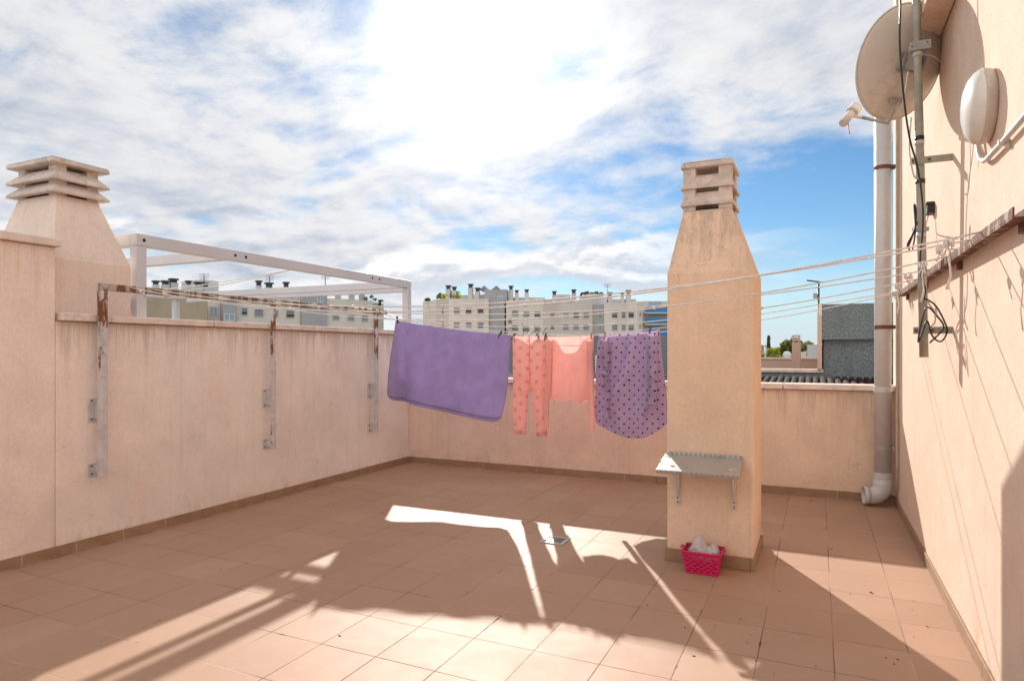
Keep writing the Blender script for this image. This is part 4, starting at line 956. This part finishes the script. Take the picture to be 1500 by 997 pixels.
p6b = block(L3, 'wall', 546.2, 562, 94.5, 98, 445, M['cream_dk'], px_ref=562)
window(L3, p5, 469, 438, 7, 9, 'pane')
for px_c, py_c in ((492, 464), (514, 465), (534, 466), (492, 484), (514, 485), (534, 486)): window(L3, p6, px_c, py_c, 9, 7)
block(L3, 'roof_floor', 486, 540, 91, 94, 437, M['greyl'], depth=5, px_ref=540, zlow=6, push=3)
for px_c in (495, 515, 530): stack(L3, p6, px_c, 425, 440, 6.5, push=2.5, mat='greyf')
for k, (px_c, py_c, r_) in enumerate(((542, 437, .8), (556, 443, .5))):
    m = leafball(at(px_c, py_c, 95), r_, r_, r_*.9, 120, .14, MB()); tag(m.build('roof_plant', M['leaf_d'], loc=at(px_c, py_c, 95)), ['dark round shrub', 'small dark shrub'][k] + ' on the roof edge left of the far pergola post', 'plant', 'plants on the distant roofs')

# middle group
DM = 122
M1 = apartment('cream apartment block with planted roof and a grey gabled tower right of the pergola', (680, 460, DM))
a1 = block(M1, 'side_wall', 619.5, 625.5, 138, 135, 440, M['cream'], px_ref=625.5, depth=8)
a2 = block(M1, 'side_wall', 625.7, 639, 134, 128, 438.5, M['cream'], px_ref=639, depth=8)
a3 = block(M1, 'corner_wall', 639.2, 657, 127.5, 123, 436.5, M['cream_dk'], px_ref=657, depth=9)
a4 = block(M1, 'wall', 657.2, 715.5, 122.5, 121, 437.5, M['cream'], px_ref=715.5)
a5 = block(M1, 'tower', 708, 741, 122.5, 122, 423, M['greyf'], px_ref=741, depth=9, push=1.2)
a5b = block(M1, 'stair_bay', 715.7, 739, 121.5, 121.2, 437.6, M['greyf'], px_ref=739, depth=2.6)
block(M1, 'roof_floor', 640, 702, 127, 124, 428.5, M['greyl'], depth=6, px_ref=702, zlow=8, push=4)
for px_c in (669, 686.5, 704): 
    for py_c in (454.5, 476): window(M1, a4, px_c, py_c, 8.4, 8)
for py_c in (454.5, 476): window(M1, a3, 649, py_c, 5.5, 7)
for py_c in (457, 476): window(M1, a2, 630.5, py_c, 1.6, 6); window(M1, a2, 634.5, py_c, 1.6, 6)
window(M1, a5, 732.5, 437.5, 6.5, 7, 'pane')
for px_c, yt, yb, w_ in ((656.8, 418, 432, 6.5), (665.5, 420, 432, 6), (689.5, 416, 434, 6.5), (699.5, 421.5, 434, 6.5)): stack(M1, a4, px_c, yt, yb, w_, push=4)
for cx_ in (706, 724):      # two small gables on the tower
    A, B, nn, t_, _ = a5; c0, c1, cp_ = plane_hit(cx_ - 7, 423, A, B), plane_hit(cx_ + 7, 423, A, B), plane_hit(cx_ + 1, 416.5, A, B)
    c0 = c0 + Vector((0, 0, .02)); c1 = c1 + Vector((0, 0, .02))
    pr_ = [c0 + nn*2, c1 + nn*2, cp_ + nn*2, c0 + nn*7, c1 + nn*7, cp_ + nn*7]
    MB().add(pr_, [(0, 1, 2), (3, 5, 4), (0, 3, 4, 1), (1, 4, 5, 2), (2, 5, 3, 0)]).build('gable', M['shutter'], M1)
m = leafball(at(664, 432, 127), 3.3, 1.2, .95, 700, .22, MB()); tag(m.build('roof_plant', M['leaf_y'], loc=at(664, 432, 127)), 'yellow green hedge growing along the roof edge above the cream block', 'plant', 'plants on the distant roofs')
m = leafball(at(626, 438.5, 134), .9, .7, .5, 130, .2, MB()); tag(m.build('roof_plant', M['leaf_d'], loc=at(626, 438.5, 134)), 'dark little shrub at the left roof corner of the cream block', 'plant', 'plants on the distant roofs')
m = leafball(at(643, 432, 129), .9, .7, .7, 320, .2, MB()); tag(m.build('roof_plant', M['leaf'], loc=at(643, 432, 129)), 'olive shrub just left of the yellow green roof hedge', 'plant', 'plants on the distant roofs')
M2 = apartment('long sand coloured apartment block with rounded grey roof, above the pink washing', (800, 460, DM))
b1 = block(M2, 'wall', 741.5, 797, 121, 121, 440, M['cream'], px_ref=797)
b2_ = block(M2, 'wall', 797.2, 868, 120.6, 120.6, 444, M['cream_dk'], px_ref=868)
b3 = block(M2, 'stair_bay', 868.2, 885, 121.2, 121.2, 446, M['greyf'], px_ref=885)
for px_c, py_c, w_ in ((754.5, 458.5, 8.4), (771, 460, 8.4), (787, 460, 8.4), (747, 469.5, 5), (754.5, 480, 8.4), (771, 481, 8.4), (787, 481, 8.4)): window(M2, b1, px_c, py_c, w_, 7)
for px_c, w_, k_ in ((809, 5, 0), (829, 8, 1), (844, 8, 1), (858.5, 8, 1)):
    for py_c in (461.5, 479): window(M2, b2_, px_c, py_c, w_, 7.5 if k_ else 5.5, 'pane' if (px_c == 829 and py_c < 470) else 'shutter')
for py_c in (462, 480.5): window(M2, b3, 879, py_c, 3, 6)
block(M2, 'roof_floor', 742, 800, 121, 121, 433, M['greyl'], depth=5, px_ref=800, zlow=8, push=4)
block(M2, 'roof_floor', 800.5, 846, 121, 121, 436, M['greyl'], depth=5, px_ref=846, zlow=8, push=4)
block(M2, 'roof_slab', 817, 839, 121, 121, 428, M['greyl'], depth=4, px_ref=839, zlow=8, push=5)
A, B, nn, t_, _ = b2_; A2, B2 = A + nn*3, B + nn*3                    # rounded roof
arc = []
for i in range(13):
    a = math.pi*i/12; arc.append(plane_hit(868 - 21.5*math.cos(a), 446 - 16*math.sin(a)**.7, A2, B2))
pr_ = arc + [p + nn*6 for p in arc]
MB().add(pr_, [tuple(range(13))[::-1], tuple(range(13, 26))] + [(i, i + 1, i + 14, i + 13) for i in range(12)]).build('curved_roof', M['greyl'], M2)
for i, (px_c, py_c) in enumerate(((853, 429), (859, 427.5), (866, 429), (873, 427.8), (880, 429))):
    c = plane_hit(px_c, py_c, A2 + nn*2, B2 + nn*2); MB().hexa(ring4(c.x, c.y, .42, .42, c.z - .6), ring4(c.x + .12, c.y, .3, .3, c.z + .1)).build('roof_vent', M['vent'], M2)
for px_c, yt, yb, w_ in ((748.5, 418.5, 433, 6.5), (757, 425, 434, 5.5), (771.5, 424, 434, 6), (812, 426.5, 442, 6), (840.5, 424, 443, 6.5), (893.5, 428, 442, 6)): stack(M2, b2_, px_c, yt, yb, w_, push=4)
M3 = apartment('cream apartment block with bright blue glass balconies just left of the chimney', (930, 460, DM))
c1_ = block(M3, 'wall', 885.2, 934, 120.8, 120.8, 443.5, M['cream'], px_ref=934)
c2_ = block(M3, 'end_wall', 934.2, 941, 121.2, 122, 442, M['cream'], px_ref=941)
c3_ = block(M3, 'balcony_wall', 941.2, 985, 125, 125, 441, M['cream_dk'], px_ref=985)
block(M3, 'roof_floor', 890, 938, 121, 121, 435.5, M['greyl'], depth=5, px_ref=938, zlow=8, push=4)
for px_c, w_ in ((900.5, 7.5), (913.5, 5), (924.5, 7.5)):
    for py_c in (461, 479.5): window(M3, c1_, px_c, py_c, w_, 7.5)
for py_c in (460, 478): window(M3, c2_, 937.5, py_c, 2.6, 5)
for px_c, yt, yb, w_ in ((911.5, 429, 441, 4), (920.5, 425, 441, 6.5)): stack(M3, c1_, px_c, yt, yb, w_, push=4)
A, B, nn, t_, _ = c3_
for py_b in (458, 474.5, 491):
    lo0, lo1 = plane_hit(942.5, py_b, A, B), plane_hit(985, py_b, A, B)
    zl_, zh_ = lo0.z, lo0.z + 1.05
    def q4(a, b_, off0, off1, z): return [Vector((*(a - nn*off1).xy, z)), Vector((*(b_ - nn*off1).xy, z)), Vector((*(b_ - nn*off0).xy, z)), Vector((*(a - nn*off0).xy, z))]
    o = MB().hexa(q4(lo0, lo1, .003, 1.6, zl_ - .25), q4(lo0, lo1, .003, 1.6, zl_)).build('balcony', M['cream_dk'], M3)
    MB().hexa(q4(lo0, lo1, 1.50, 1.58, zl_ + .002), q4(lo0, lo1, 1.50, 1.58, zh_)).build('glass_panel', M['blueglass'], o)
    MB().hexa(q4(lo0, lo1, 1.46, 1.62, zh_ + .002), q4(lo0, lo1, 1.46, 1.62, zh_ + .08)).build('handrail', M['shutter'], o)
    f_ = plane_hit(950, py_b, A, B); g_ = plane_hit(968, py_b, A, B)
    MB().hexa(q4(f_, g_, .003, .05, zl_ + .01), q4(f_, g_, .003, .05, zl_ + 2.1)).build('balcony_door', M['pane'], o)
for k, (px_c, yt, yb) in enumerate(((299, 401, 415), (395, 404, 416), (889.5, 416, 436), (476.5, 402, 415))):
    d = (80, 86, 124, 90)[k]; p, q = at(px_c, yb + 6, d), at(px_c, yt, d)
    m = MB().tube([p, q], .05, 6)
    for j in range(3): m.tube([q - Vector((.7 - .1*j, .2, .25*j + .05)), q + Vector((.7 - .1*j, .2, -.25*j - .05))], .03, 5)
    tag(m.build('roof_aerial', M['charcoal'], loc=p), ['thin television aerial on the ochre block with the roof vents', 'thin aerial over the cream block behind the middle rack post', 'thin aerial behind the rounded grey roof', 'thin aerial above the grey tower behind the pergola'][k], 'aerial', 'aerials on the distant roofs')

# climbing plant poking above the grey rear wall behind the washing
for k, (px_c, nb) in enumerate(((738, 5), (765, 7), (793, 6))):
    base = at(px_c, 500, 12.9); m = MB(); lf = MB()
    for j in range(nb):
        p = base.copy(); pts = [p.copy()]; d_ = Vector((random.uniform(-1.0, 1.0), random.uniform(-.2, .2), random.uniform(.3, .9)))
        for i in range(7):
            d_ += Vector((random.uniform(-.5, .5), random.uniform(-.2, .2), random.uniform(-.35, .3))); p = p + d_.normalized()*.055; pts.append(p.copy())
            if random.random() < .45:
                a = Vector((random.gauss(0, 1), random.gauss(0, 1), random.gauss(0, 1))).normalized()*.028; b_ = a.orthogonal().normalized()*.018
                lf.add([p - a, p + b_, p + a, p - b_], [(0, 1, 2, 3)])
        m.tube(pts, [.011 - .0011*i for i in range(8)], 5)
    t = thing('climbing_plant', ['bare twigs poking up behind the right end of the towel', 'tangled twigs poking up behind the coral trousers', 'twigs with tan leaves poking up behind the pink top'][k], 'plant', base, 'twigs above the grey wall behind the washing')
    m.build('twigs', M['bark'], t); lf.build('leaves', M['leaf_d'] if k < 2 else M['leaf'], t)

# right gap: far trees and pale houses
def tree(px, ytop, ybot, w, d, mat, label, n=900, leaf=.3, cyp=False):
    top, b_ = at(px, ytop, d), at(px, ybot, d); h = top.z - b_.z; W = w*d/F/2
    t = thing('cypress_tree' if cyp else 'tree', label, 'tree', (b_.x, b_.y, -12), 'far trees beyond the neighbouring roof')
    pts = [Vector((b_.x, b_.y, -12)), Vector((b_.x + .2, b_.y, -6)), Vector((b_.x - .1, b_.y, b_.z)), Vector((b_.x, b_.y, b_.z + h*.6))]
    tr = MB().tube(pts, [.35, .28, .2, .08], 8)
    if not cyp:
        for k in range(5):
            q = random.random()*6.28; tr.tube([pts[2], pts[2] + Vector((math.cos(q)*W*.5, math.sin(q)*W*.4, h*.45))], [.14, .04], 6)
    tr.build('trunk', M['bark'], t)
    m = MB()
    if cyp:
        for _ in range(n):
            k = random.random(); r_ = W*(1 - k)**.6*random.uniform(.5, 1); q = random.random()*6.28
            p = Vector((b_.x + r_*math.cos(q), b_.y + r_*math.sin(q), b_.z + h*k)); a = Vector((random.gauss(0, .3), random.gauss(0, .3), 1)).normalized()*leaf; c = a.orthogonal().normalized()*leaf*.4
            m.add([p - a, p + c, p + a, p - c], [(0, 1, 2, 3)])
    else:
        c = (b_ + top)/2; leafball(c, W*1.05, W*.9, h*.62, n, leaf, m)
        leafball(Vector((c.x, c.y, -6.5)), W*1.0, W*.9, 3.5, n//2, leaf, m)
    m.build('crown', mat, t)
tree(1126, 494, 522, 5, 70, M['leaf_d'], 'slim dark cypress rising left of the small distant chimney', 700, .28, True)
tree(1150, 503, 524, 34, 62, M['leaf'], 'olive green tree directly left of the small distant chimney', 1200, .26)
tree(1183, 501, 524, 30, 60, M['leaf'], 'broad green tree right of the small distant chimney', 1200, .26)
tree(1131, 513, 527, 24, 44, M['leaf_y'], 'yellow green bush below the cypress at the parapet', 900, .2)
tree(1113, 514, 527, 18, 50, M['leaf_d'], 'dark tree at the edge of the big chimney', 700, .2)
tree(1171, 509, 524, 22, 90, M['leaf_d'], 'dark far tree peeping out behind the small distant chimney', 600, .3)
def house(px0, px1, ytop, d, label, mat, wins, roof=None):
    A, B = at(px0, HY, d), at(px1, HY, d); z = at(px0, ytop, d).z
    t = thing('pale_house', label, 'house', ((A.x + B.x)/2, A.y, -12), 'pale houses among the far trees')
    pl = block(t, 'wall', px0, px1, d, d, ytop, mat, depth=d*.02)
    for (px, py, w_, h_) in wins: window(t, pl, px, py, w_, h_)
    if roof: block(t, 'roof', px0 - .6, px1 + .6, d - .4, d - .4, ytop - roof, M['terracotta'], depth=d*.03, zlow=z + .01)
house(1100, 1121, 506.5, 75, 'white house with dark windows left of the cypress', M['white_house'], [(1112.5, 512, 2.2, 5), (1117.3, 512, 2.2, 5)], 1.5)
house(1124, 1140, 508.5, 76, 'low white house with dark windows right of the cypress', M['white_house'], [(1132.5, 512, 2.2, 3.5), (1137, 512, 2.2, 4)])
house(1177.5, 1187, 515, 40, 'small white roof hut with grey window right of the small chimney', M['white_house'], [(1181, 519, 3, 5)])
house(1191, 1201, 504.5, 38, 'pale grey block beside the antenna pole', M['greyl'], [])
house(1156.5, 1161, 498, 85, 'narrow grey block rising behind the small distant chimney', M['greyf'], [])
lp_ = at(1121, 525, 30); lq = at(1121, 507, 30)
tag(MB().tube([lp_, lq], .05, 8).tube([lq, lq + Vector((0, 0, .08))], .07, 8).build('flue_pipe', M['wframe'], loc=lp_), 'thin white pole standing in front of the cypress', 'pole')
dshc = at(1153, 520, 30); m = MB()
m.lathe([(.0, .02), (.10, .03), (.19, .07)], dshc, 'Y', 20).tube([dshc, dshc - Vector((0, -.05, .3))], .02, 6)
tag(m.build('far_dish', M['wframe'], sol=.01, loc=dshc), 'tiny white satellite dish on the far parapet left of the small chimney', 'satellite dish')

# ------------------------------------------------------------------ camera, light, sky
cam = bpy.data.cameras.new('camera'); co = bpy.data.objects.new('camera', cam); COL.objects.link(co)
co.location = (0, 0, EYE); co.rotation_euler = (R(90), 0, YAW)
cam.sensor_width = 36; cam.lens = F/1500*36; cam.shift_y = (HY - 498.5)/1500; cam.clip_start = .02; cam.clip_end = 6000
scene.camera = co
sl = bpy.data.lights.new('sun', 'SUN'); so = bpy.data.objects.new('sun', sl); COL.objects.link(so)
sl.energy = 4.5; sl.angle = R(.6); sl.color = (1, .93, .84)
so.rotation_euler = (-SUN).to_track_quat('-Z', 'Y').to_euler(); so.location = SUN*30

wd = bpy.data.worlds.new('World'); scene.world = wd; wd.use_nodes = True
t = NT(wd.node_tree); bg = wd.node_tree.nodes['Background']; bg.inputs[1].default_value = .10
sky = t.n('ShaderNodeTexSky', sky_type='NISHITA', sun_disc=False, sun_elevation=SUN_EL, sun_rotation=-SUN_AZ, altitude=50, air_density=1.0, dust_density=.0, ozone_density=3.0)
dv = t.n('ShaderNodeVectorMath', {0: t.n('ShaderNodeTexCoord').outputs['Generated']}, operation='NORMALIZE').outputs[0]
sp = t.n('ShaderNodeSeparateXYZ', {0: dv})
def dot(v): return t.n('ShaderNodeVectorMath', {0: dv, 1: v}, operation='DOT_PRODUCT').outputs['Value']
def plane(zoff):
    zc = t.m('ADD', t.m('MAXIMUM', sp.outputs[2], 0.0), zoff)
    return t.n('ShaderNodeCombineXYZ', {0: t.m('DIVIDE', sp.outputs[0], zc), 1: t.m('DIVIDE', sp.outputs[1], zc), 2: 0.0}).outputs[0]
def vm(op, a, b): return t.n('ShaderNodeVectorMath', {0: a, 1: b}, operation=op).outputs[0]
pl = plane(.20)
sunpl = (SUN.x/(SUN.z + .20), SUN.y/(SUN.z + .20), 0)
to_sun = vm('NORMALIZE', vm('SUBTRACT', sunpl, pl), (0, 0, 0))
tosun = t.n('ShaderNodeVectorMath', {0: to_sun, 'Scale': .09}, operation='SCALE').outputs[0]
def mapped(v, rotz, scl, loc=(0, 0, 0)): return t.n('ShaderNodeMapping', {'Vector': v, 'Rotation': (0, 0, rotz), 'Scale': scl, 'Location': loc}).outputs[0]
def field(v):
    a = t.noise(mapped(v, R(28), (1.0, 1.5, 1), (2.3, .7, 0)), 1.05, 10, .57, .35)
    b = t.noise(mapped(v, R(10), (1, 1, 1), (5, 8, 1)), 3.6, 8, .60, .25)
    return t.m('ADD', t.m('MULTIPLY', a, .64), t.m('MULTIPLY', b, .36))
right = dot((cs, sn, 0))                                  # weather: thick cloud to the left, open blue to the right
bias = t.m('ADD', t.sm(right, -.25, .50, .125, -.115), t.m('MULTIPLY', t.sm(sp.outputs[2], .12, .42), t.sm(right, -.08, .28, 0, .23)))
f0, f1 = field(pl), field(vm('ADD', pl, tosun))
cov = t.m('ADD', f0, bias)
dens = t.sm(cov, .45, .64)
relief = t.m('ADD', .5, t.m('MULTIPLY', t.m('SUBTRACT', f0, f1), 4.2), clamp=True)
thick = t.sm(cov, .56, .80)
lit = t.m('ADD', t.m('MULTIPLY', relief, .72), t.m('MULTIPLY', t.m('SUBTRACT', 1.0, thick), .30), clamp=True)
skyc = t.n('ShaderNodeHueSaturation', {'Saturation': 1.18, 'Value': .76, 'Color': sky.outputs[0]}).outputs[0]
sd = dot(tuple(SUN))
back = t.sm(sd, .55, -.5)                                   # unseen clouds behind the viewer, facing the sun, brightened further to add fill light
hi_c = t.mix(back, (6.2, 6.2, 6.25, 1), (12.5, 12.2, 11.8, 1)); lo_c = t.mix(back, (2.9, 3.45, 4.45, 1), (7.5, 7.7, 8.2, 1))
cl = t.mix(t.sm(lit, .12, .80), lo_c, hi_c)
col = t.mix(dens, skyc, cl)
# low bank of cumulus on the left half of the horizon
az = t.m('ARCTAN2', sp.outputs[0], sp.outputs[1])
el = sp.outputs[2]
def cum(dz):
    v = t.n('ShaderNodeCombineXYZ', {0: t.m('MULTIPLY', az, 3.2), 1: t.m('MULTIPLY', t.m('ADD', el, dz), 8.5), 2: 4.2}).outputs[0]
    return t.noise(v, 1.25, 9, .56, .2)
c0, c1 = cum(0.0), cum(.012)
band = t.m('MULTIPLY', t.sm(el, .035, .10), t.sm(el, .26, .13))
cdens = t.m('MULTIPLY', t.sm(t.m('ADD', c0, t.m('MULTIPLY', t.m('SUBTRACT', band, 1.0), .35)), .42, .53), t.sm(right, .48, .10, .0, .95))
clit = t.m('ADD', .45, t.m('MULTIPLY', t.m('SUBTRACT', c0, c1), 7.0), clamp=True)
col = t.mix(cdens, col, t.mix(t.sm(clit, .1, .8), (4.4, 4.75, 5.4, 1), (7.4, 7.3, 7.2, 1)))
low = t.m('MULTIPLY', t.sm(el, 0.0, .13, 1, 0), .8)
col = t.mix(low, col, t.mix(t.sm(c0, .42, .55), (4.0, 5.2, 6.5, 1), (6.6, 6.7, 6.8, 1)))
# aureole of the sun burning through thin cloud
sdp = t.m('MAXIMUM', sd, 0.0)
glow = t.m('ADD', t.m('MULTIPLY', t.m('POWER', sdp, 130.0), 8.0), t.m('MULTIPLY', t.m('POWER', sdp, 20.0), 1.35))
col = t.mix(1.0, col, t.n('ShaderNodeCombineColor', {0: glow, 1: t.m('MULTIPLY', glow, .985), 2: t.m('MULTIPLY', glow, .96)}).outputs[0], 'ADD')
setin(wd.node_tree, bg, 0, col)

vs = scene.view_settings; vs.view_transform = 'Standard'; vs.look = 'None'; vs.exposure = 0.45; vs.gamma = 1.0; vs.use_curve_mapping = False
scene.render.engine = 'CYCLES'
try: scene.cycles.max_bounces = 8; scene.cycles.diffuse_bounces = 4
except Exception: pass
